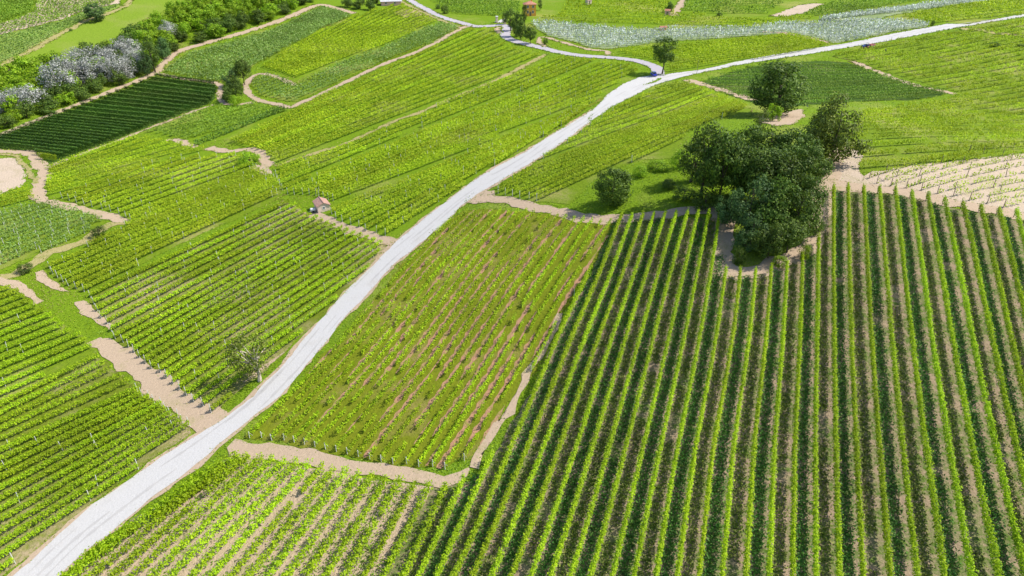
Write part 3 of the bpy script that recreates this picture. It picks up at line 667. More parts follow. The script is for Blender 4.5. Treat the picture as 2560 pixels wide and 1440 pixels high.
block(PN2, [(0, [(700, 424), (1240, 212)]), (4, [(700, 478), (1240, 254)])], range(0, 5), ST['Nn'], '%s row below the thin dry track in the narrow middle strip', 'rows of the narrow middle strip', ext=.5, posts=('white', 16, 1))
block(PN3, [(0, [(710, 482), (1240, 262)]), (9, [(830, 503), (1240, 348)])], range(0, 10), ST['Nn'], '%s row down from the narrow strip in the vineyard behind the hut', 'rows of the vineyard behind the hut', ext=.9, posts=('white', 12, 1))
block(PN4, [(0, [(830, 522), (1240, 360)]), (9, [(990, 594), (1308, 378)])], range(0, 11), ST['Nn'], '%s row down from the green gap in the vineyard above the road', 'rows of the vineyard along the white road', ext=.6, posts=('white', 12, 1))
block(PD, [(0, [(386, 193), (544, 215)]), (12, [(134, 293), (420, 322)]), (26, [(90, 396), (160, 406)])], range(0, 28), ST['D'], '%s dark hedge-like row from the top of the dark green block', 'dark rows beside the wood', ext=1.6)
block(PR1, [(0, [(1905, 165), (2150, 168)]), (12, [(1990, 262), (2290, 247)])], range(0, 13), ST['R1'], '%s row down from the road in the dull green block', 'rows of the dull green block', ext=1.2, minlen=8)
block(PR2, [(0, [(2130, 134), (2560, 56)]), (27, [(2112, 425), (2560, 388)])], range(0, 28), ST['R2'], '%s row down from the far road in the bright right vineyard', 'rows of the bright right vineyard', ext=.5, minlen=6)
for k, (x0, y0, x1, y1) in enumerate([(2172,447,2560,386),(2191,460,2560,396),(2226,466,2560,410),(2264,472,2560,424),(2302,478,2560,437),(2342,486,2560,449),(2382,493,2560,463),(2422,503,2560,478),(2467,510,2560,492),(2507,521,2560,509)]):
    P = polyline([(x0, y0), (2 * x1 - x0, 2 * y1 - y0)], .5)
    ROWS.append(dict(label='%s young row from the top in the pale bare field' % ordinal(k + 1), group='young rows in the pale bare field', Q=P[:150], st=ST['R3'], posts=('dark', 14, 1), j=0, multi=1))
block(PH, [(0, [(122, 426), (350, 345)]), (8, [(150, 493), (560, 389)])], range(0, 9), ST['Nn'], '%s row below the dark green block in the small sloping vineyard', 'rows below the dark green block', ext=.4)
block(PJ, [(0, [(0, 542), (120, 508)]), (10, [(0, 680), (262, 562)])], range(0, 12), ST['Jg'], '%s pale netted row from the top at the left edge', 'pale netted rows at the left edge', ext=.9, posts=('white', 4, 1))
block(PK, [(0, [(0, 494), (85, 474)]), (3, [(0, 535), (93, 508)])], range(0, 4), ST['Nn'], '%s short row below the bare pinkish field', 'short rows below the bare field', ext=.3)

def px_len(r):
    Q = r['Q']; v = in_view(Q, 0); 
    if not v.any(): return 0
    m = Q[v].mean(0); return v.sum() * 0.5 / mpp(m[0], m[1], tz(*m)) ** 2
ROWS.sort(key=px_len, reverse=True)
seen = {}
for r in ROWS:
    # a row cut in two by a tree or track: tell the pieces apart
    seen.setdefault((r['group'], r['label']), []).append(r)
for k, rr in seen.items():
    if len(rr) > 1:
        rr.sort(key=lambda r: -r['Q'][:, 1].mean())
        rr[0]['label'] = 'far part of ' + rr[0]['label']
        for r in rr[1:]: r['label'] = 'near part of ' + r['label']
for r in ROWS[:300]: build_row(r)

# weeds and grass standing in the lanes of the front vineyard
def lane_plants(lanes, poly, per_m, w, h, size, mat, name, label, patchy=0.0):
    Cs = []
    for P in lanes:
        for q in runs(P, poly, minlen=3):
            if not in_view(q).any(): continue
            L = (len(q) - 1) * .5; n = int(L * per_m); t = RNG.uniform(0, len(q) - 1.001, n)
            k = t.astype(int); f = (t - k)[:, None]; p = q[k] * (1 - f) + q[k + 1] * f
            T = unit(np.gradient(q, axis=0))[k]; ph = RNG.uniform(0, 6.28, 3)
            dens_ = np.sin(t / 9 + ph[0]) + np.sin(t / 3.1 + ph[1]) + np.sin(t / 21. + ph[2])
            ok = dens_ > patchy
            o = np.clip(RNG.normal(0, .55, n), -1.2, 1.2) * w
            p = p + np.stack([-T[:, 1], T[:, 0]], 1) * o[:, None]; p = p[ok]
            Cs.append(np.c_[p, terrain(p[:, 0], p[:, 1]) + RNG.uniform(.04, h, len(p)) * np.sqrt(np.clip(1 - (o[ok] / w / 1.3) ** 2, .05, 1))])
    C = np.vstack(Cs); D = RNG.normal(size=C.shape) * .7; D[:, 2] += .9
    V, Fq = leaf_quads(C, unit(D), np.full(len(C), size))
    return tag(link(name, mesh_np(name, V, Fq), M[mat]), label, 'ground cover', kind='stuff')
def lane_strip(lanes, poly, w, mat, lift, name, label, thr):
    Vs, Fs, n0 = [], [], 0
    for P in lanes:
        for q in runs(P, poly, minlen=3):
            T = unit(np.gradient(q, axis=0)); nn = np.stack([-T[:, 1], T[:, 0]], 1); ph = RNG.uniform(0, 6.28, 5); t = np.arange(len(q)) * .5
            g = np.sin(t / 7 + ph[0]) + .8 * np.sin(t / 2.7 + ph[1]) + .9 * np.sin(t / 17. + ph[2]) - thr(q)
            ww = w * np.clip(g * .8, 0, 1) * (1 + .3 * np.sin(t * 3.1 + ph[3]) + .25 * np.sin(t * 1.7 + ph[4]))
            a = q + nn * ww[:, None] / 2; b = q - nn * ww[:, None] / 2
            V = np.stack([np.c_[a, terrain(a[:, 0], a[:, 1]) + lift], np.c_[q, terrain(q[:, 0], q[:, 1]) + lift], np.c_[b, terrain(b[:, 0], b[:, 1]) + lift]], 1).reshape(-1, 3)
            i = np.arange(len(q) * 3).reshape(-1, 3); ok = (ww[:-1] > .05) & (ww[1:] > .05)
            for c in (0, 1): Fs.append(np.stack([i[:-1, c], i[1:, c], i[1:, c + 1], i[:-1, c + 1]], 1)[ok] + n0)
            Vs.append(V); n0 += len(V)
    return tag(link(name, mesh_np(name, np.vstack(Vs), np.vstack(Fs)), M[mat]), label, kind='structure')
_rowsB = guide_rows(GB, [k + .5 for k in range(0, 21)], ext=.4)
def thrB(q):
    px = np.array([pix(x, y, tz(x, y)) for x, y in q]); u = (px[:, 0] - 1180) / 230; v = (px[:, 1] - 830) / 250
    return -1.5 + 1.5 * np.clip(np.hypot(u, v) - .6, 0, 2)
def pix(x, y, z):
    c, s_ = math.cos(PITCH), math.sin(PITCH); f = y * c - (z - CAM_H) * s_; up = y * s_ + (z - CAM_H) * c
    return 1280 + FPX * x / f, 720 - FPX * up / f
lane_strip([_rowsB[k] for k in _rowsB], gpoly(PB), .72, 'redstrip', .085, 'soil_strips', 'reddish bare soil strips between the sparse rows', thrB)
RC = [(95,1440),(185,1352),(268,1286),(385,1198),(480,1134),(560,1075),(640,1012),(700,952),(745,905),(785,856),(850,778),(910,708),(981,638),(1065,570),(1150,499),(1230,446),(1318,395),(1412,331),(1480,288),(1530,254),(1590,222),(1660,198),(1760,177),(1836,160),(1923,144),(2120,113),(2241,91),(2368,67),(2560,40)]
_rc = polyline(RC, .5); _t = unit(np.gradient(_rc, axis=0)); _nn = np.stack([-_t[:, 1], _t[:, 0]], 1)
_big = np.array([(-900., -300.), (900., -300.), (900., 900.), (-900., 900.)])
lane_strip([_rc + _nn * o for o in (-1.25, -1.05, .0, 1.1, 1.35)], _big, .42, 'rut', .15, 'wheel_streaks', 'faint grey wheel streaks along the white gravel road', lambda q: np.full(len(q), .25))
_rowsM = guide_rows(GM2, [k + .5 for k in range(8, 20)], ext=.6)
def thrM(q):
    px = np.array([pix(x, y, tz(x, y)) for x, y in q]); u = (px[:, 0] - 560) / 200; v = (px[:, 1] - 790) / 90
    return -.5 + 1.6 * np.clip(np.hypot(u, v) - .5, 0, 2)
lane_strip([_rowsM[k] for k in _rowsM], gpoly(PM2), .8, 'soil', .085, 'soil_strips', 'tan bare soil strips between the bushy rows below the hut', thrM)
_rowsA = guide_rows(GA, [k / 2 for k in range(-67, 45)])
_pA = gpoly(PA)
lane_plants([_rowsA[k + .5] for k in range(-12, 22) if k % 2 == 0], _pA, 70, .88, .50, .24, 'weed', 'undergrowth', 'dense dark green weeds filling every second lane of the front vineyard', -2.6)
lane_plants([_rowsA[k + .5] for k in range(-13, 22) if k % 2], _pA, 56, .90, .30, .22, 'weed2', 'grass', 'olive grass growing in every other lane of the front vineyard', -1.7)
lane_plants([_rowsA[k + .5] for k in range(-33, -12)], _pA, 34, .85, .34, .24, 'vine_g', 'weeds', 'patchy green weeds on the tan lanes by the white road', .15)
print('ROWS', len(ROWS), 'posts', sum(1 for o in bpy.data.objects if o.name.startswith('post')))

# everything farther: one mass of distant rows
FAR = []
def far_block(poly_px, guides, idx, st, mi, ext=.5, posts=0):
    poly = gpoly(poly_px)
    for i, P in guide_rows(guides, idx, ext=ext).items():
        for q in runs(P, poly, minlen=6):
            if in_view(q).any(): FAR.append((q, st, mi, posts))
for r in ROWS[300:]: FAR.append((r['Q'], r['st'], {'vine_g': 1, 'vine_s': 2}.get(r['st']['mat'], 0), 0))
far_block(PE, [(0, [(430, 164), (780, 34)]), (16, [(548, 204), (878, 42)])], range(-3, 18), ST['E'], 4)
far_block(PF1, [(0, [(652, 172), (890, 44)]), (13, [(742, 198), (1098, 58)])], range(-1, 14), ST['Nn'], 0)
far_block(PF2, [(0, [(632, 196), (1105, 62)]), (9, [(690, 252), (1150, 72)])], range(-3, 13), ST['Jg'], 4, posts=0)
far_block(PG, [(0, [(365, 334), (580, 270)]), (5, [(450, 352), (722, 276)])], range(-2, 6), ST['E'], 1)
far_block(PS, [(0, [(1400, 58), (2045, 58)]), (7, [(1423, 92), (2100, 84)]), (13, [(1515, 122), (2082, 108)])], range(-1, 14), ST['J'], 2, posts=4)
far_block(PS2, [(0, [(2045, 50), (2480, -8)]), (4, [(2045, 53), (2480, 5)])], range(0, 5), ST['J'], 2, posts=4)
far_block(PQ, [(0, [(1550, 130), (1990, 90)]), (12, [(1690, 184), (2066, 118)])], range(0, 13), ST['Nn'], 0)
far_block(PU1, [(0, [(1060, -6), (1300, 6)]), (10, [(1130, 34), (1300, 42)])], range(0, 11), ST['E'], 1)
far_block(PU2, [(0, [(1420, -8), (1690, 0)]), (10, [(1345, 52), (1880, 66)])], range(0, 11), ST['E'], 0)
far_block(PU3, [(0, [(1705, -6), (1960, -10)]), (8, [(1705, 32), (1920, 34)])], range(0, 9), ST['E'], 1)
far_block(PU4, [(0, [(2070, 4), (2380, -10)]), (6, [(2020, 36), (2240, 14)])], range(0, 8), ST['E'], 1)
far_block(PU5, [(0, [(2360, 20), (2620, -10)]), (6, [(2330, 58), (2560, 34)])], range(0, 8), ST['E'], 0)
far_block(PV1, [(0, [(-20, 60), (10, -8)]), (12, [(84, 28), (96, -8)])], range(0, 13), ST['E'], 1, ext=.2)
far_block(PV2, [(0, [(-10, 90), (60, 0)]), (22, [(230, 24), (290, -30)])], range(-6, 28), ST['V'], 1, ext=1.0)
far_block([(-40,100),(0,94),(70,76),(150,56),(212,34),(300,14),(268,32),(228,43),(188,63),(148,83),(98,112),(58,133),(0,161),(-50,182)], [(0, [(-20, 110), (240, 20)]), (8, [(-20, 168), (300, 16)])], range(-1, 10), ST['V'], 4)
Vs, Fs, Ms, n0 = [], [], [], 0
for q, st, mi, posts in FAR:
    fl = foliage(q, st)
    if fl is None: continue
    Vs.append(fl[0]); Fs.append(fl[1] + n0); Ms.append(np.full(len(fl[1]), mi)); n0 += len(fl[0])
    if posts:
        k = np.arange(int(RNG.uniform(0, posts * 2)), len(q), posts * 2); p = q[k]
        if len(p):
            z = terrain(p[:, 0], p[:, 1]); wd = .11
            for ax in ((1, 0), (0, 1)):
                a = np.array(ax) * wd
                V = np.stack([np.c_[p - a, z], np.c_[p + a, z], np.c_[p + a, z + 2.5], np.c_[p - a, z + 2.5]], 1).reshape(-1, 3)
                Vs.append(V); Fs.append(np.arange(len(V)).reshape(-1, 4) + n0); Ms.append(np.full(len(p), 3)); n0 += len(V)
fo = link('distant_vines', mesh_np('distant_vines', np.vstack(Vs), np.vstack(Fs), np.concatenate(Ms)), [M['vine_m'], M['vine_g'], M['vine_s'], M['post'], M['vine_j']])
tag(fo, 'distant vineyards whose fine rows merge into one green mass', 'vines', kind='stuff')
print('FAR quads', n0 // 4)

# ------------------------------------------------------------------ trees
def crown_pts(shape, n, clumps, crad, rng):
    """shape: list of (cx,cy,cz,rx,ry,rz) ellipsoids in unit tree space; leaves gathered in clumps"""
    vol = np.array([e[3] * e[4] * e[5] for e in shape]); pr = vol / vol.sum()
    CC = []
    for _ in range(clumps):
        e = shape[rng.choice(len(shape), p=pr)]; d = unit(rng.normal(size=3)); r = rng.uniform(.45, 1.0) ** .5
        CC.append((np.array(e[:3]) + d * r * np.array(e[3:]), d))
    C = np.empty((n, 3)); D = np.empty((n, 3))
    k = rng.integers(0, clumps, n); rad = crad * rng.uniform(.6, 1.35, clumps)
    d = unit(rng.normal(size=(n, 3))); rr = rng.uniform(.35, 1, n) ** .5
    for i in range(n):
        c, cd = CC[k[i]]; C[i] = c + d[i] * rr[i] * rad[k[i]] * np.array((1, 1, .8)); D[i] = d[i] * .9 + cd * .5
    D += rng.normal(size=(n, 3)) * .45; D[:, 2] += .35
    return C, unit(D), [c for c, _ in CC]
PROTO = {}
def tree_proto(kind, h, wd, mat, bark, seed, n=2600, clumps=46, crad=.13, leaf=.034, trunk=.30, shape=None, tr=.022, limbs=7, lean=0.0):
    """meshes for a tree of unit height (scaled later), crown radius .5 in unit width; returns (trunk mesh, crown mesh)"""
    key = (kind, seed)
    if key in PROTO: return PROTO[key]
    rng = np.random.default_rng(seed + 100)
    a = wd / h / 2
    if shape is None: shape = [(0, 0, .62, .80 * a, .80 * a, .30), (.12 * a, .1 * a, .45, .9 * a, .9 * a, .20), (-.1 * a, -.1 * a, .80, .55 * a, .55 * a, .17)]
    C, D, cc = crown_pts(shape, n, clumps, crad, rng)
    C[:, 2] = np.maximum(C[:, 2], .03)
    keep = rng.random(n) < .97
    C, D = C[keep], D[keep]
    global RNG
    old = RNG; RNG = rng; V, F = leaf_quads(C, D, np.full(len(C), leaf), .8); RNG = old
    cm = mesh_np('crown', V, F); cm.materials.append(M[mat])
    b = MB(); top = .72
    pts = [(lean * z * .3 + .012 * math.sin(z * 9 + seed), .012 * math.cos(z * 7 + seed), z * top - .01) for z in np.linspace(0, 1, 7)]
    b.tube(pts, [tr * (1.25 if i == 0 else 1 - i / 8) for i in range(7)], 7)
    for i in range(limbs):
        c = cc[i * max(1, len(cc) // limbs) % len(cc)]; z0 = trunk + (.66 - trunk) * i / max(1, limbs); z0 = min(z0, max(.1, c[2] - .08)); t = z0 / top
        s = Vector((lean * t * .3, 0, z0)); e = Vector(c); mdl = s.lerp(e, .5) + Vector((0, 0, .03))
        b.tube([s, mdl, e], [tr * .5, tr * .3, tr * .1], 5)
    bmesh.ops.recalc_face_normals(b.bm, faces=b.bm.faces[:])
    tm = bpy.data.meshes.new('trunk'); b.bm.to_mesh(tm); b.bm.free(); tm.materials.append(M[bark])
    PROTO[key] = (tm, cm); return PROTO[key]
def tree(name, label, base, top_py, w_px, proto, group=None, cat='tree', rz=None, pos=None):
    x, y, z = at1(*base) if pos is None else pos
    h = max(.5, height_to(x, y, z, top_py)); wd = w_px * mpp(x, y, z + h * .5)
    tm, cm = proto
    r = empty(name, (x, y, z - .05), RNG.uniform(0, 6.28) if rz is None else rz); tag(r, label, cat, group)
    bb = max(v for p in (cm.vertices[i].co for i in range(0, len(cm.vertices), 7)) for v in (abs(p.x), abs(p.y)))
    zz = max(cm.vertices[i].co.z for i in range(0, len(cm.vertices), 5))
    sx = wd / 2 / (bb * .92); r.scale = (sx, sx, h / zz)
    t = bpy.data.objects.new('trunk', tm); c = bpy.data.objects.new('crown', cm)
    for o in (t, c): COL.objects.link(o); o.parent = r
    return r
ROUND = [(0, 0, .58, .40, .40, .34), (0, 0, .74, .28, .28, .22)]
BUSHY = [(0, 0, .42, .42, .42, .34), (.14, 0, .30, .34, .34, .24), (-.1, .1, .62, .26, .26, .26)]
TALL = [(0, 0, .55, .24, .24, .38), (.04, .03, .78, .16, .16, .20), (-.05, 0, .34, .22, .22, .18)]
oak = [tree_proto('oak', 1, 1, 'oak', 'bark', k, 5200, 90, .105, .034, shape=ROUND) for k in range(3)]
oakb = [tree_proto('oakb', 1, 1, 'oak', 'bark', 10 + k, 4600, 80, .12, .036, shape=BUSHY, trunk=.12) for k in range(3)]
oliv = [tree_proto('olive', 1, 1, 'olive', 'bark', 20 + k, 4600, 80, .12, .034, shape=BUSHY, trunk=.12) for k in range(2)]
tall = [tree_proto('tall', 1, .6, 'oak', 'bark', 30 + k, 3600, 70, .085, .026, shape=TALL, trunk=.2) for k in range(2)]
blue = [tree_proto('blue', 1, 1, 'blue', 'bark', 40 + k, 3600, 60, .12, .036, shape=BUSHY, trunk=.1) for k in range(2)]
spri = [tree_proto('spring', 1, 1, 'spring', 'bark', 50 + k, 2200, 40, .15, .055, shape=BUSHY, trunk=.1) for k in range(3)]
mido = [tree_proto('mido', 1, 1, 'oak', 'bark', 60 + k, 2200, 40, .15, .055, shape=BUSHY, trunk=.1) for k in range(2)]
silv = [tree_proto('silver', 1, 1, 'silver', 'grey_bark', 70 + k, 3000, 60, .14, .034, shape=BUSHY, trunk=.12, limbs=22, tr=.026) for k in range(3)]
spar = tree_proto('sparse', 1, 1, 'olive', 'pale_bark', 80, 1900, 44, .16, .040, shape=[(-.12, 0, .60, .44, .40, .36), (-.2, 0, .40, .34, .30, .24)], trunk=.22, limbs=9, tr=.042)
dens_bush = tree_proto('bush', 1, 1, 'oak', 'bark', 90, 2400, 50, .17, .046, shape=[(0, 0, .38, .42, .42, .42)], trunk=.05)
yel_bush = tree_proto('ybush', 1, 1, 'spring', 'bark', 91, 1800, 40, .17, .05, shape=[(0, 0, .36, .42, .42, .40)], trunk=.05)

# lone trees
tree('broadleaf_tree', 'dark slender tree with bare trunk beside the fork of the white road', (1656, 186), 88, 62, tree_proto('fork', 1, .6, 'oak', 'bark', 95, 4200, 70, .085, .028, shape=[(0, 0, .66, .26, .26, .30), (-.05, 0, .48, .26, .24, .16)], trunk=.36, tr=.018), cat='tree')
tree('broadleaf_tree', 'sparse tree with pale forked trunk on the verge of the white road', (651, 952), 836, 150, spar, rz=0.0)
tree('broadleaf_tree', 'large dark round-crowned tree standing apart behind the grove', (1938, 288), 148, 150, tree_proto('lone', 1, 1, 'oak', 'bark', 98, 6200, 100, .11, .034, shape=[(0, 0, .50, .40, .40, .40), (0, 0, .70, .30, .30, .26), (0, 0, .30, .34, .34, .2)], trunk=.12))
tree('broadleaf_tree', 'dark blue-green round tree alone on the far hillside track', (243, 54), 7, 52, tree_proto('hill', 1, 1, 'blue', 'bark', 96, 3400, 60, .13, .05, shape=[(0, 0, .50, .45, .45, .46)], trunk=.1))
tree('round_bush', 'round dark bush on the grass left of the grove', (1530, 512), 410, 100, tree_proto('rb', 1, 1, 'oak', 'bark', 97, 7000, 110, .12, .036, shape=[(0, 0, .45, .40, .40, .44)], trunk=.05), cat='bush')
# grove
GROVE = [
 ((2075, 408), 232, 168, oliv[0], 'broad olive green tree at the far right corner of the grove'),
 ((2035, 395), 270, 100, oliv[1], 'olive green tree tucked left of the broad corner tree'),
 ((1930, 303), 256, 44, spri[0], 'small yellow-green tree with visible trunk in front of the dark round tree'),
 ((1893, 335), 270, 54, spar, 'thin greyish half bare tree at the back of the grove'),
 ((1752, 505), 292, 92, tall[0], 'tall narrow tree with dark trunks at the left side of the grove'),
 ((1728, 455), 345, 66, tall[1], 'slim tree at the left tip of the grove'),
 ((1795, 510), 320, 92, oak[1], 'rounded tree next to the tall narrow one in the grove'),
 ((1850, 420), 300, 92, oakb[0], 'leafy tree at the middle back of the grove'),
 ((1840, 500), 352, 104, oakb[1], 'deep green tree in the dark middle of the grove'),
 ((1915, 430), 312, 104, oakb[2], 'wide tree below the half bare one in the grove'),
 ((1975, 440), 322, 96, oak[2], 'dark tree in the right back of the grove'),
 ((2020, 470), 348, 92, oakb[0], 'bushy dark tree on the right flank of the grove by the bare soil'),
 ((1900, 510), 362, 110, oak[1], 'big dark tree in the heart of the grove'),
 ((1960, 520), 372, 106, oakb[2], 'big leafy tree right of the heart of the grove'),
 ((2012, 545), 428, 84, oakb[1], 'dark tree beside the track on the right edge of the grove'),
 ((1865, 580), 440, 92, blue[0], 'blue-green tree on the shady left front of the grove'),
 ((1925, 590), 438, 106, oakb[0], 'dense tree in the front middle of the grove'),
 ((1985, 592), 468, 90, oakb[2], 'dense tree in the right front of the grove'),
 ((1872, 630), 530, 76, blue[1], 'low blue-green tree at the front left corner of the grove'),
 ((1918, 646), 548, 84, oakb[1], 'low leafy tree at the front tip of the grove above the track'),
 ((1965, 632), 546, 76, oak[0], 'low round tree at the front right of the grove above the track'),
 ((1818, 560), 470, 62, blue[0], 'small blue-green tree on the left edge of the grove by the shaded track'),
]
for base, top, wpx, pr, lab in GROVE: tree('broadleaf_tree', lab, base, top, wpx * (1.0 if wpx < 60 or wpx > 150 else 1.28), pr, 'trees of the grove')
for base, top, wpx, pr, lab in [
 ((1708, 500), 462, 70, dens_bush, 'dark undergrowth shrub added as shade at the far left foot of the grove'),  # undergrowth shrubs added dark as the shade beneath the left trunks
 ((1762, 522), 470, 84, dens_bush, 'dark undergrowth shrub added as shade below the tall narrow grove tree'),
 ((1806, 528), 480, 66, dens_bush, 'dark undergrowth shrub added as shade by the bend of the shaded track'),
 ((1775, 450), 400, 80, dens_bush, 'dark shrub among the left trunks of the grove'),
 ((1700, 420), 372, 56, yel_bush, 'lit shrub at the back left tip of the grove'),
 ((1845, 660), 616, 40, dens_bush, 'dark shrub at the front left foot of the grove'),
 ((2038, 585), 540, 40, dens_bush, 'dark shrub on the right edge of the grove beside the track'),
 ((2052, 440), 392, 50, dens_bush, 'dark shrub below the broad corner tree of the grove'),
 ((1640, 425), 398, 60, yel_bush, 'low yellow-green shrub on the grass between round bush and grove'),
 ((1672, 470), 446, 50, dens_bush, 'low dark shrub on the shaded grass left of the grove'),
 ((1600, 440), 412, 46, yel_bush, 'small bright shrub just right of the round bush'),
 ((2010, 646), 610, 40, yel_bush, 'small bright shrub between grove and track bend'),
 ((1945, 668), 636, 44, yel_bush, 'bright shrub at the foot of the front grove tree'),
 ((250, 592), 562, 44, dens_bush, 'dark green bush at the end of the straw track'),
 ((66, 682), 655, 42, dens_bush, 'dark bush beside the fork of the left tracks'),
 ((626, 410), 378, 62, yel_bush, 'green mound of shrubs inside the bare tan loop'),
 ((2330, 64), 48, 12, dens_bush, 'small dark bush beside the far white road'),
 ((2486, 116), 104, 30, dens_bush, 'dark low bush in the bright right vineyard'),
 ((2552, 118), 108, 22, dens_bush, 'dark low bush at the right edge of the bright vineyard'),
 ((1095, 22), 8, 18, dens_bush, 'dark bush casting shade on the far grey road'),
 ((1113, 34), 10, 24, dens_bush, 'taller dark bush beside the far grey road'),
 ((1799, 40), 30, 22, dens_bush, 'small dark bush in the far green vineyard'),
 ((1364, 112), 94, 16, dens_bush, 'dark shrub at the start of the sandy loop'),
 ((178, 78), 70, 10, dens_bush, 'tiny dark bush on the far hillside track'),
 ((478, 110), 104, 12, dens_bush, 'tiny bush between wood and track'),
]: tree('bush', lab, base, top, wpx, pr, cat='bush')
# trees beside the dark rows
for base, top, wpx, pr, lab in [
 ((612, 212), 146, 46, oak[0], 'tallest dark tree right of the dark green rows'),
 ((580, 218), 172, 48, blue[0], 'blue-green tree left of the tallest one by the dark rows'),
 ((592, 248), 190, 52, oakb[1], 'broad dark tree at the front of the clump by the dark rows'),
 ((570, 256), 214, 40, oakb[2], 'low dark tree at the left foot of the clump by the dark rows'),
]: tree('broadleaf_tree', lab, base, top, wpx, pr, 'clump of trees by the dark rows')
tree('bush', 'bright green low bush at the foot of the clump by the dark rows', (590, 262), 236, 44, yel_bush, cat='bush')
# trees by the orange house
for base, top, wpx, pr, lab in [
 ((1276, 78), 18, 34, tall[0], 'tall grey-green tree at the gate below the orange house'),
 ((1292, 92), 30, 36, oakb[0], 'dark tree between gate and orange house'),
 ((1303, 100), 48, 34, oakb[1], 'dark leafy tree above the bend of the grey road'),
 ((1326, 110), 64, 34, oak[2], 'rounded green tree at the lower end of the roadside trees'),
 ((1311, 66), 6, 18, tall[1], 'narrow tree hugging the left side of the orange house'),
 ((1350, 26), -6, 14, tall[0], 'narrow dark tree right of the orange house'),
 ((1672, 30), 2, 22, oakb[2], 'dark tree beside the small far hut'),
 ((1262, 62), 30, 16, tall[1], 'slim tree just right of the gate pillars'),
]: tree('broadleaf_tree', lab, base, top, wpx, pr, 'trees around the orange house')
for k, (base, top, wpx, lab) in enumerate([
 ((868, 18), -14, 36, 'dark tree at the left end of the far farm trees'), ((898, 22), -12, 34, 'dark tree in the middle of the far farm trees'),
 ((926, 25), -8, 32, 'dark tree next to the pinkish farm building'), ((942, 8), -22, 30, 'dark tree behind the pinkish farm building')]):
    tree('broadleaf_tree', lab, base, top, wpx, mido[k % 2], 'trees by the far farm')

# wood along the gully
WOODP = gpoly([(-40, 205), (0, 200), (60, 190), (140, 182), (230, 150), (310, 112), (370, 78), (430, 45), (470, 25), (560, -12), (760, -12), (780, 2), (735, 30), (690, 44), (640, 62), (560, 90), (500, 105), (450, 122), (405, 152), (370, 182), (270, 226), (130, 280), (0, 330), (-60, 350)])
SIL = [((150, 238), 152, 80), ((186, 212), 128, 70), ((224, 214), 140, 66), ((214, 170), 118, 60), ((258, 178), 116, 66), ((300, 160), 102, 60), ((336, 152), 92, 56), ((288, 205), 132, 62), ((318, 196), 142, 52), ((75, 272), 212, 84), ((38, 278), 222, 56), ((426, 96), 54, 42), ((6, 286), 252, 36), ((345, 178), 122, 46)]
SILL = ['pale silver tree with the widest crown in the wood', 'pale silver tree behind the widest silver crown', 'silver tree in the front of the silver group', 'grey silver tree at the back left of the silver group', 'silver tree in the middle of the silver group', 'pale silver tree at the upper middle of the silver group', 'silver tree at the upper right of the silver group', 'grey-green silver tree above the dark rows track', 'greyish tree at the right front of the silver group', 'grey bushy silver tree near the left end of the wood', 'small grey tree left of the bushy grey one', 'lone silver tree among the bright green trees', 'silver tree cut by the left edge of the photo', 'grey tree just left of the dark poplars']
silpos = []
for (base, top, wpx), lab in zip([(b_, t_ - 5, w_ * 1.25) for b_, t_, w_ in SIL], SILL):
    r = tree('silver_tree', lab, base, top, wpx, silv[len(silpos) % 3], 'silver grey trees of the wood'); silpos.append((r.location.x, r.location.y))
for base, top, wpx, pr, lab in [((388, 182), 88, 52, tall[0], 'tall dark poplar-like tree at the right end of the silver group'), ((370, 190), 118, 40, blue[1], 'dark blue-green tree at the track corner of the wood'), ((408, 148), 92, 46, blue[0], 'dark tree right of the tall poplar-like one')]:
    r = tree('broadleaf_tree', lab, base, top, wpx, pr, 'dark trees of the wood'); silpos.append((r.location.x, r.location.y))
lo, hi = WOODP.min(0), WOODP.max(0); cand = RNG.uniform(lo, hi, (9000, 2)); cand = cand[inpoly(cand, WOODP)]
pick = []
for c in cand:
    if all((c[0] - p[0]) ** 2 + (c[1] - p[1]) ** 2 > 5.4 ** 2 for p in pick) and all((c[0] - p[0]) ** 2 + (c[1] - p[1]) ** 2 > 4.2 ** 2 for p in silpos): pick.append(c)
pick.sort(key=lambda p: (math.atan2(p[0], p[1])))
cam_c, cam_s = math.cos(PITCH), math.sin(PITCH)
def pix(x, y, z):
    f = y * cam_c - (z - CAM_H) * cam_s; up = y * cam_s + (z - CAM_H) * cam_c
    return 1280 + FPX * x / f, 720 - FPX * up / f
cnt = {}
edge_px = [(-60, 350), (0, 330), (130, 280), (270, 226), (370, 182), (405, 152), (450, 122), (500, 105), (560, 90), (640, 62), (690, 44), (735, 30), (780, 2)]
for p in pick:
    x, y = float(p[0]), float(p[1]); z = tz(x, y); px, py = pix(x, y, z)
    ey = np.interp(px, [e[0] for e in edge_px], [e[1] for e in edge_px])
    front = ey - py < 26
    if px < 200 and not front: kind, pr, nm = 'bright green tree in the left part of the wood', spri[RNG.integers(3)], 'bright'
    elif px >= 360: kind, pr, nm = ('dark tree along the track in the upper wood' if front else 'bright green tree in the upper wood'), (mido[RNG.integers(2)] if front and RNG.random() < .55 else spri[RNG.integers(3)]), 'b'
    else: kind, pr, nm = ('dark tree along the track below the silver group' if front else 'mid green tree behind the silver group'), (mido[RNG.integers(2)] if RNG.random() < .8 else spri[0]), 'c'
    hh = RNG.uniform(5.5, 9.5) * (.8 if front else 1.0); wd = RNG.uniform(7.0, 10.5)
    cnt[kind] = cnt.get(kind, 0) + 1
    v = pix(x, y, z + hh)[1]
    tree('broadleaf_tree', '%s %s, counted from the left' % (ordinal(cnt[kind]), kind), None, v, wd / mpp(x, y, z + hh / 2), pr, 'trees of the wood', pos=(x, y, z))
print('WOOD', len(pick))

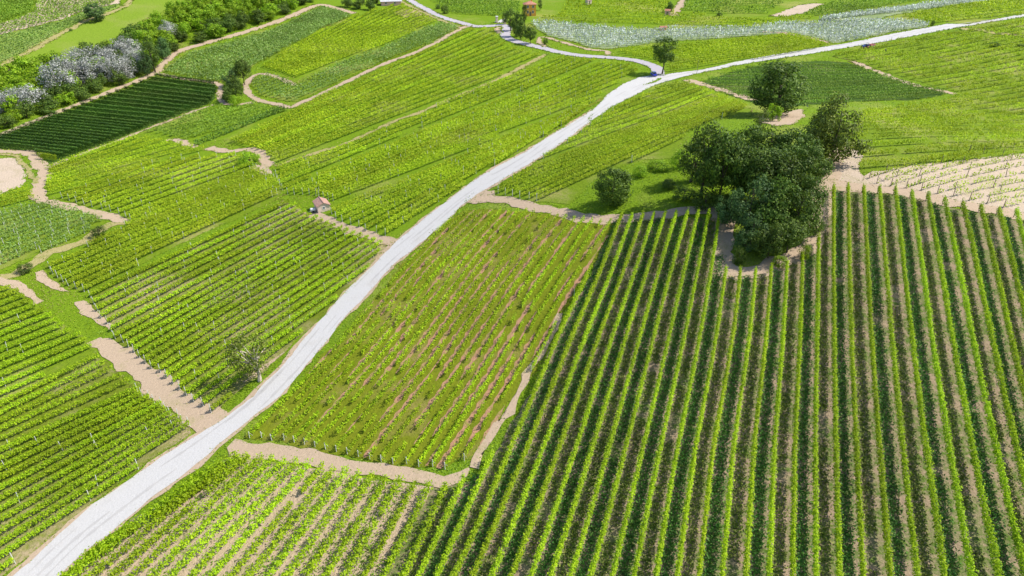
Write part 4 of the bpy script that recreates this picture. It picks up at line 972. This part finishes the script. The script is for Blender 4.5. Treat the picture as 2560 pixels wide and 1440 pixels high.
# ------------------------------------------------------------------ buildings
def mat_wave(name, a, b, scale, axis='X', rough=.85):
    m, nt, out = new_mat(name); tc = nt.nodes.new('ShaderNodeTexCoord')
    wv = nt.nodes.new('ShaderNodeTexWave'); wv.bands_direction = axis; wv.inputs['Scale'].default_value = scale; wv.inputs['Distortion'].default_value = 1.2
    nt.links.new(tc.outputs['Object'], wv.inputs['Vector']); n = noise(nt, 2.5, 4, .6, tc.outputs['Object'])
    col = mixc(nt, wv.outputs['Fac'], a, b); col = mixc(nt, sharpen(nt, n, .35, .75), col, tuple(x * .72 for x in a))
    finish(nt, out, col, rough, .15, wv.outputs['Fac'], .03); return m
M['roof'] = mat_wave('terracotta_tiles', (.52, .25, .17), (.36, .16, .11), 5)
M['roof_pink'] = mat_wave('faded_clay_tiles', (.56, .33, .27), (.47, .27, .21), 6)
M['roof_grey'] = mat_wave('grey_roof_sheets', (.52, .50, .52), (.42, .40, .43), 3)
M['plaster'] = mat_plain('cream_plaster', (.66, .52, .43), (.56, .43, .35), 1.4)
M['brick'] = mat_plain('brick_wall', (.52, .27, .19), (.42, .22, .16), 2.2)
M['orange'] = mat_plain('orange_plaster', (.78, .38, .055), (.66, .30, .05), .8)
M['pinkwall'] = mat_plain('pink_plaster', (.72, .42, .34), (.62, .36, .30), .6)
M['white'] = mat_plain('white_paint', (.80, .80, .78), (.70, .70, .68), 3, .5)
M['dark'] = mat_plain('dark_opening', (.03, .028, .03), (.02, .02, .02), 3)
M['glass'] = mat_plain('window_glass', (.05, .07, .09), (.03, .04, .06), 2, .12, .6)
M['tyre'] = mat_plain('rubber_tyre', (.03, .03, .032), (.02, .02, .02), 4)
M['steel'] = mat_plain('bare_steel', (.45, .45, .46), (.32, .32, .33), 4, .4, .5)
M['bluepaint'] = mat_plain('blue_tractor_paint', (.025, .055, .26), (.02, .045, .20), 2, .35, .5)
M['carblue'] = mat_plain('blue_car_paint', (.035, .07, .55), (.03, .06, .48), 2, .25, .6)
M['redpaint'] = mat_plain('faded_red_paint', (.50, .20, .19), (.42, .17, .16), 2, .5)

def house(name, label, pos, rz, L, W, H, pitch, wall, roof, over=.25, cat='house', hip=False, windows=(), doors=(), chimney=None, extra=None):
    """L along local x (ridge), W along local y"""
    r = empty(name, pos, rz); tag(r, label, cat)
    t = W / 2 * math.tan(R(pitch)); b = MB()
    l, w = L / 2, W / 2
    v = lambda x, y, z: b.bm.verts.new((x, y, z))
    base = [v(-l, -w, -.6), v(l, -w, -.6), v(l, w, -.6), v(-l, w, -.6)]; top = [v(-l, -w, H), v(l, -w, H), v(l, w, H), v(-l, w, H)]
    for i in range(4): b.bm.faces.new((base[i], base[(i + 1) % 4], top[(i + 1) % 4], top[i]))
    if not hip:
        g0, g1 = v(-l, 0, H + t - .03), v(l, 0, H + t - .03); b.bm.faces.new((top[3], top[0], g0)); b.bm.faces.new((top[1], top[2], g1))
    b.build('wall', M[wall], r)
    th = .12; b = MB(); lo, wo = l + over, w + over; tt = (wo) * math.tan(R(pitch)); e = H - over * math.tan(R(pitch)) + .01; rg = e + tt
    rl = lo if not hip else max(.05, lo - wo)
    for z0 in (0,):
        o = [v_ for v_ in ((-lo, -wo, e), (lo, -wo, e), (lo, wo, e), (-lo, wo, e))]; rr = [(-rl, 0, rg), (rl, 0, rg)]
        V = [b.bm.verts.new(p) for p in o + rr] + [b.bm.verts.new((p[0], p[1], p[2] + th)) for p in o + rr]
        for k, flip in ((0, 1), (6, 0)):
            fs = [(k, k + 1, k + 5, k + 4), (k + 2, k + 3, k + 4, k + 5)]
            if hip: fs += [(k + 1, k + 2, k + 5), (k + 3, k, k + 4)]
            for f in fs: b.bm.faces.new([V[i] for i in f])
        ring = [(0, 1), (1, 2), (2, 3), (3, 0)] if hip else [(0, 1), (1, 5), (5, 2), (2, 3), (3, 4), (4, 0)]
        for i, j in ring: b.bm.faces.new((V[i], V[j], V[j + 6], V[i + 6]))
    rf = b.build('roof', M[roof], r)
    b = MB(); b.tube([(-rl, 0, rg + th), (rl, 0, rg + th)], [.11, .11], 6); b.build('ridge', M[roof], rf)
    if chimney:
        b = MB(); x, y, hh = chimney; b.box((x, y, hh - .5), (.6, .6, 1.4)); b.box((x, y, hh + .25), (.8, .8, .12)); b.build('chimney', M[wall], rf)
    for (side, u, z, ww, hh) in windows:
        wn = None
        d = .05
        def P(u, z, n):
            return {'f': (u, -w - n, z), 'b': (u, w + n, z), 'r': (l + n, u, z), 'l': (-l - n, u, z)}[side]
        dim = lambda a, h_, t_: (a, t_, h_) if side in 'fb' else (t_, a, h_)
        fr = MB()
        for uu, zz, a, h_ in ((u - ww / 2, z, .09, hh + .18), (u + ww / 2, z, .09, hh + .18), (u, z - hh / 2 - .045, ww - .09, .09), (u, z + hh / 2 + .045, ww - .09, .09)): fr.box(P(uu, zz, .02), dim(a, h_, .08))
        wn = fr.build('window', M['white'], r); gl = MB(); gl.box(P(u, z, .006), dim(ww - .09, hh, .03)); gl.build('pane', M['glass'], wn)
    for (side, u, ww, hh) in doors:
        def P(u, z, n): return {'f': (u, -w - n, z), 'b': (u, w + n, z), 'r': (l + n, u, z), 'l': (-l - n, u, z)}[side]
        dim = lambda a, h_, t_: (a, t_, h_) if side in 'fb' else (t_, a, h_)
        b = MB(); b.box(P(u, hh / 2, .012), dim(ww, hh, .05)); dd = b.build('door', M['wood'], r)
        b = MB(); b.box(P(u + ww * .35, hh * .5, .06), dim(.06, .14, .05)); b.build('handle', M['steel'], dd)
    return r
# grass standing on the open meadow, verges and clearings
n = 330000; gpx = RNG.uniform(-30, 2590, n); gpy = RNG.uniform(60, 1480, n)
G2 = np.vstack([at(gpx[k:k + 30000], gpy[k:k + 30000]) for k in range(0, n, 30000)])
Gj = RNG.normal(size=(n, 2)) * .38; free = np.ones(n, bool)
for e in EXC:
    lo, hi = e.min(0) - .1, e.max(0) + .1
    c = np.where(free & (G2[:, 0] > lo[0]) & (G2[:, 0] < hi[0]) & (G2[:, 1] > lo[1]) & (G2[:, 1] < hi[1]))[0]
    if len(c): free[c[inpoly(G2[c] + Gj[c], e)]] = False
for p in (PC, PN1, PN2, PN3, PN4, PG, PH, PK, PQ, PF1, PU1, PU2, PU3, PU4, PU5, PV1):
    free &= ~inpoly(G2, gpoly(p))
G2 = G2[free]; gz = terrain(G2[:, 0], G2[:, 1]); gs_ = np.maximum(.22, depth(G2[:, 0], G2[:, 1], gz) * .0021)
pn = np.sin(G2[:, 0] / 5.1) + np.sin(G2[:, 1] / 6.3 + 1) + np.sin((G2[:, 0] + G2[:, 1]) / 13.) + RNG.normal(size=len(G2)) * .9
D = RNG.normal(size=(len(G2), 3)) * .55; D[:, 2] += .9
# tufts ragged along the edges of tracks, road and fields
eds = []
for e in EXC:
    dd = np.linalg.norm(np.roll(e, -1, 0) - e, axis=1); cs = np.cumsum(dd); nn_ = int(cs[-1] * 4.5)
    t = RNG.uniform(0, cs[-1], nn_); k = np.minimum(np.searchsorted(cs, t), len(e) - 1)
    p = e[k] + (np.roll(e, -1, 0)[k] - e[k]) * ((t - (cs[k] - dd[k])) / dd[k])[:, None]
    clump = np.sin(t / 1.3) + np.sin(t / 3.7 + 1) + np.sin(t / .6 + 2); eds.append((p + RNG.normal(size=p.shape) * .30)[clump > -.4])
eds = np.vstack(eds); eds = eds[in_view(eds, 10)]
G2 = np.vstack([G2, eds]); gz = terrain(G2[:, 0], G2[:, 1]); gs_ = np.maximum(.20, depth(G2[:, 0], G2[:, 1], gz) * .0018)
pn = np.sin(G2[:, 0] / 5.1) + np.sin(G2[:, 1] / 6.3 + 1) + np.sin((G2[:, 0] + G2[:, 1]) / 13.) + RNG.normal(size=len(G2)) * .9
D = RNG.normal(size=(len(G2), 3)) * .55; D[:, 2] += .9
V, Fq = leaf_quads(np.c_[G2, gz + gs_ * RNG.uniform(.15, .7, len(G2))], unit(D), gs_)
go = link('grass', mesh_np('grass', V, Fq, np.where(pn > 1.7, 1, np.where(pn < -1.0, 2, 0))), [M['tuft'], M['straw_tuft'], M['vine_g']])
tag(go, 'grass growing on verges, clearings and open slopes', 'grass', kind='stuff')

x, y, z = at1(806, 523)
sc = mpp(x, y, z + 1)
hut = house('brick_hut', 'small hut with faded pink tiled roof standing among the vines', (x, y, z), R(118), 3.8, 2.9, 1.6, 27, 'plaster', 'roof_pink', .22, 'hut', windows=[('l', 0.0, 1.05, .5, .5)], doors=[('f', .3, .8, 1.3)])
x2, y2, z2 = at1(783, 531)
cart = empty('water_cart', (x2, y2, z2), R(20)); tag(cart, 'small white cart parked in the shade of the hut', 'cart')
b = MB(); b.tube([(-.62, 0, .72), (-.55, 0, .72), (.55, 0, .72), (.62, 0, .72)], [.2, .40, .40, .2], 12); b.build('tank', M['white'], cart, smooth=True)
b = MB(); b.box((0, 0, .30), (1.25, .62, .08)); b.box((-.85, 0, .30), (.55, .07, .07)); b.build('chassis', M['steel'], cart)
for sy in (-1, 1):
    b = MB(); b.tube([(0.05, sy * .38, .26), (0.05, sy * .50, .26)], [.26, .26], 14); b.build('wheel', M['tyre'], cart)

x, y, z = at1(1324, 38)
k = mpp(x, y, z + 3)
house('orange_house', 'bright orange house with red hipped roof beside roadside trees', (x, y, z), R(8), 28 * k, 24 * k, height_to(x, y, z, 9), 24, 'orange', 'roof', .5, 'house', hip=True,
      windows=[('f', -3.2 * k * 2, 2.0, .9, 1.3), ('f', 3.2 * k * 2, 2.0, .9, 1.3), ('r', 0, 2.2, .9, 1.3), ('f', -3.2 * k * 2, 4.6, .9, 1.2), ('f', 3.2 * k * 2, 4.6, .9, 1.2)], doors=[('f', 0, 1.0, 2.1)], chimney=(1.0, .8, height_to(x, y, z, 9) + 1.6))
x, y, z = at1(975, 16); k = mpp(x, y, z + 2)
house('farm_building', 'pinkish brick farm building with low grey roof at the top edge', (x, y + 4, z), R(14), 50 * k, 24 * k, height_to(x, y + 4, z, 2), 14, 'pinkwall', 'roof_grey', .5, 'farm building', windows=[('f', -3, 1.6, 1.0, .8), ('f', 2, 1.6, 1.0, .8)], doors=[('l', 0, 2.0, 2.2)])
x, y, z = at1(1471, 11); k = mpp(x, y, z + 2)
house('far_hut', 'tiny beige hut alone in the far green vineyards', (x, y, z), R(30), 12 * k, 10 * k, height_to(x, y, z, 0), 22, 'plaster', 'roof_pink', .2, 'hut', doors=[('f', 0, 1.0, 2.0)])
x, y, z = at1(1668, 38); k = mpp(x, y, z + 2)
house('far_hut', 'small pinkish hut with red roof under a far dark tree', (x, y, z), R(-12), 13 * k, 11 * k, height_to(x, y, z, 26), 24, 'pinkwall', 'roof', .2, 'hut', doors=[('f', 0, 1.0, 1.8)])
x, y, z = at1(1657, 76); k = mpp(x, y, z + 1)
house('vine_shed', 'low shed with orange-red roof behind the silvery netted crest', (x, y, z), R(5), 15 * k, 9 * k, 1.5, 24, 'orange', 'roof', .3, 'shed', doors=[('f', 0, .9, 1.3)])
for (bx, by, ty, lab) in ((1242, 57, 40, 'pale stone gate pillar on the left of the drive'), (1262, 60, 47, 'pale stone gate pillar on the right of the drive')):
    x, y, z = at1(bx, by); h = height_to(x, y, z, ty)
    r = empty('gate_pillar', (x, y, z), R(20)); tag(r, lab, 'pillar', 'pillars of the gate')
    b = MB(); b.box((0, 0, h * .46), (1.0, 1.0, h * .92)); b.build('shaft', M['plaster'], r)
    b = MB(); b.box((0, 0, h * .95), (1.3, 1.3, h * .06)); b.box((0, 0, h * .99), (.9, .9, h * .05), taper=.2); b.build('cap', M['white'], r)
# thin poles by the road
for (bx, by, ty, lab) in ((1742, 183, 152, 'thin dark pole on the far side of the white road'), (1906, 156, 141, 'short dark post on the verge behind the lone round tree'), (2227, 104, 93, 'short dark post on the verge beyond the tractor'), (2420, 70, 60, 'short dark post where the far road narrows')):
    x, y, z = at1(bx, by); h = height_to(x, y, z, ty)
    r = empty('road_post', (x, y, z)); tag(r, lab, 'post', 'posts along the white road')
    b = MB(); b.tube([(0, 0, -.3), (0, 0, h)], [.09, .06], 8); b.build('pole', M['wood'], r)
    b = MB(); b.box((0, 0, h + .02), (.16, .16, .06)); b.build('cap', M['steel'], r)

# shaded row edge below the small green block, shade put into leaf colour
P = polyline(SHADED_EDGE_PX, .5)
fl = foliage(P, dict(mat='vine_d', leaf=.35, cover=7, w=.45, h=(.1, 2.0), lump=.08, vine=1.2, gap=-3.3))
tag(link('hedge', mesh_np('hedge', *fl), M['vine_d']), 'vine row edge coloured dark as its shade along the plain green slope', 'hedge')

# ------------------------------------------------------------------ vehicles
def wheel(parent, x, y, rad, wd, rim='steel'):
    w_ = None; b = MB(); b.tube([(x, y - wd / 2, rad), (x, y - wd * .35, rad), (x, y + wd * .35, rad), (x, y + wd / 2, rad)], [rad * .86, rad, rad, rad * .86], 18); w_ = b.build('wheel', M['tyre'], parent, smooth=False)
    b = MB(); b.tube([(x, y - wd / 2 - .012, rad), (x, y + wd / 2 + .012, rad)], [rad * .55, rad * .55], 14); b.build('rim', M[rim], w_)
def car(pos, rz, label):
    r = empty('parked_car', pos, rz); tag(r, label, 'car')
    prof = [(-1.95, .32), (-1.98, .62), (-1.9, .86), (-1.15, .92), (-.95, .95), (.75, .95), (1.55, .86), (1.95, .72), (2.0, .40), (1.9, .28)]
    b = MB(); b.prism(prof, -.84, .84); b.build('body', M['carblue'], r, bevel=.05)
    b = MB(); b.box((-.30, 0, 1.20), (2.2, 1.52, .52), taper=.74); b.build('windows', M['glass'], r, bevel=.03)
    b = MB(); b.box((-.30, 0, 1.475), (1.60, 1.16, .05)); b.build('roof', M['carblue'], r)
    for sy in (-1, 1):
        b = MB(); b.box((1.93, sy * .58, .66), (.10, .34, .15)); b.build('headlight', M['white'], r)
        b = MB(); b.box((-1.95, sy * .62, .72), (.06, .26, .16)); b.build('tail_light', M['redpaint'], r)
        b = MB(); b.box((.62, sy * .92, 1.0), (.12, .16, .11)); b.build('mirror', M['carblue'], r)
        for sx in (-1.2, 1.25): wheel(r, sx, sy * .76, .31, .2)
x, y, z = at1(1634, 190); car((x, y, z + .16), R(95), 'blue car at the fork where the grey road meets the white one')

def tractor(pos, rz):
    r = empty('tractor', pos, rz); tag(r, 'dark blue tractor standing at the edge of the white road', 'tractor')
    b = MB(); b.box((1.05, 0, 1.02), (1.75, .62, .58), taper=.9); b.build('hood', M['bluepaint'], r, bevel=.05)
    b = MB(); b.box((.6, 0, .66), (2.5, .46, .30)); b.build('chassis', M['dark'], r)
    b = MB(); b.tube([(.6, .22, 1.3), (.6, .22, 1.9)], [.05, .05], 8); b.build('exhaust', M['steel'], r)
    b = MB(); b.box((-.62, 0, 1.02), (.55, .55, .14)); b.box((-.86, 0, 1.30), (.12, .52, .46)); b.build('seat', M['dark'], r, bevel=.03)
    for sy in (-1, 1):
        b = MB(); b.tube([(-1.05, sy * .45, 1.0), (-1.05, sy * .45, 2.15)], [.04, .04], 6); b.build('roll_bar', M['dark'], r)
        b = MB(); pts = [(-.62 + .80 * math.cos(a), sy * .74, .72 + .80 * math.sin(a)) for a in np.linspace(.3, 2.7, 8)]
        for p, q in zip(pts, pts[1:]): b.box(((p[0] + q[0]) / 2, sy * .74, (p[2] + q[2]) / 2), (abs(p[0] - q[0]) + .08, .42, .10))
        b.build('mudguard', M['bluepaint'], r)
        wheel(r, -.62, sy * .76, .70, .38, 'redpaint'); wheel(r, 1.5, sy * .62, .42, .26, 'redpaint')
    b = MB(); b.tube([(-1.05, -.45, 2.15), (-1.05, .45, 2.15)], [.04, .04], 6); b.build('roll_bar', M['dark'], r)
    b = MB(); b.tube([(.02, 0, 1.25), (-.22, 0, 1.48)], [.03, .03], 6); b.tube([(-.24, 0, 1.46), (-.22, 0, 1.50)], [.2, .2], 12); b.build('steering_wheel', M['dark'], r)
    return r
def trailer(pos, rz):
    r = empty('trailer', pos, rz); tag(r, 'faded red farm trailer hitched behind the blue tractor', 'trailer')
    b = MB(); b.box((0, 0, .80), (2.9, 1.5, .10)); b.build('bed', M['redpaint'], r)
    for sy in (-1, 1):
        b = MB(); b.box((0, sy * .72, 1.08), (2.9, .06, .46)); b.build('side_board', M['redpaint'], r); wheel(r, -.3, sy * .70, .38, .24)
    for sx in (-1, 1):
        b = MB(); b.box((sx * 1.42, 0, 1.08), (.06, 1.36, .46)); b.build('end_board', M['redpaint'], r)
    b = MB(); b.box((2.05, 0, .66), (1.3, .12, .12)); b.build('drawbar', M['steel'], r)
x, y, z = at1(2162, 121); xb, yb, zb = at1(2200, 115)
ang = math.atan2(y - yb, x - xb)
tractor((x, y, z + .12), ang); trailer((x - 3.9 * math.cos(ang), y - 3.9 * math.sin(ang), tz(x - 3.9 * math.cos(ang), y - 3.9 * math.sin(ang)) + .12), ang)

# ------------------------------------------------------------------ person among the vines
def person(pos, rz):
    r = empty('person', pos, rz); tag(r, 'person in a purple top and dark trousers working among the vines near the tractor', 'person')
    V, E, RA = [], [], []
    def j(p, rad, par=None):
        V.append(p); RA.append(rad)
        if par is not None: E.append((par, len(V) - 1))
        return len(V) - 1
    pel = j((0, 0, .92), .135); wai = j((0, .02, 1.10), .12, pel); che = j((0, .06, 1.32), .15, wai); nek = j((0, .10, 1.47), .055, che); hd = j((0, .13, 1.56), .085, nek); ht = j((0, .14, 1.68), .075, hd)
    for s in (-1, 1):
        hip = j((s * .10, 0, .86), .095, pel); kn = j((s * .12, .05, .48), .062, hip); an = j((s * .12, -.02, .09), .042, kn); to = j((s * .13, .14, .04), .035, an)
        sh = j((s * .19, .06, 1.38), .06, che); el = j((s * .25, .10, 1.12), .045, sh); wr = j((s * .20, .32, 1.02), .030, el); pm = j((s * .19, .39, 1.01), .032, wr)
        for q, (dx, ln) in enumerate(((-.030, .070), (-.010, .082), (.010, .078), (.030, .062))):
            a = j((s * .19 + dx, .39 + ln * .55, 1.005), .009, pm); j((s * .19 + dx, .39 + ln, .985), .008, a)
        th = j((s * .19 - s * .042, .405, 1.02), .010, wr); j((s * .19 - s * .05, .44, 1.01), .009, th)
    me = bpy.data.meshes.new('body'); me.from_pydata(V, E, []); o = link('body', me, None, r)
    md = o.modifiers.new('skin', 'SKIN'); 
    for i, rad in enumerate(RA): me.skin_vertices[0].data[i].radius = (rad, rad)
    me.skin_vertices[0].data[0].use_root = True
    sb = o.modifiers.new('sub', 'SUBSURF'); sb.levels = 1; sb.render_levels = 1
    dg = bpy.context.evaluated_depsgraph_get(); ev = o.evaluated_get(dg); m2 = bpy.data.meshes.new_from_object(ev)
    o.modifiers.clear(); o.data = m2
    m2.materials.clear()
    for nm, c in (('skin', (.48, .30, .22)), ('purple_cloth', (.20, .12, .30)), ('dark_cloth', (.05, .05, .09))): m2.materials.append(mat_plain(nm, c))
    for p in m2.polygons:
        c = p.center; p.use_smooth = True
        p.material_index = 2 if c.z < .95 and c.y < .2 and abs(c.x) < .2 else (1 if c.z < 1.47 and c.y < .28 else 0)
    b = MB(); b.tube([(0, .12, 1.66), (0, .13, 1.74), (0, .14, 1.78)], [.10, .085, .03], 12); b.tube([(0, .13, 1.655), (0, .13, 1.67)], [.18, .18], 14); b.build('hat', M['wood'], r)
    for s in (-1, 1):
        b = MB(); b.tube([(s * .032, .213, 1.615), (s * .032, .222, 1.615)], [.010, .010], 6); b.build('eye', M['dark'], r)
    b = MB(); b.tube([(0, .21, 1.60), (0, .235, 1.575)], [.010, .016], 6); b.build('nose', m2.materials[0], r)
x, y, z = at1(2213, 131); person((x, y, z), R(100))
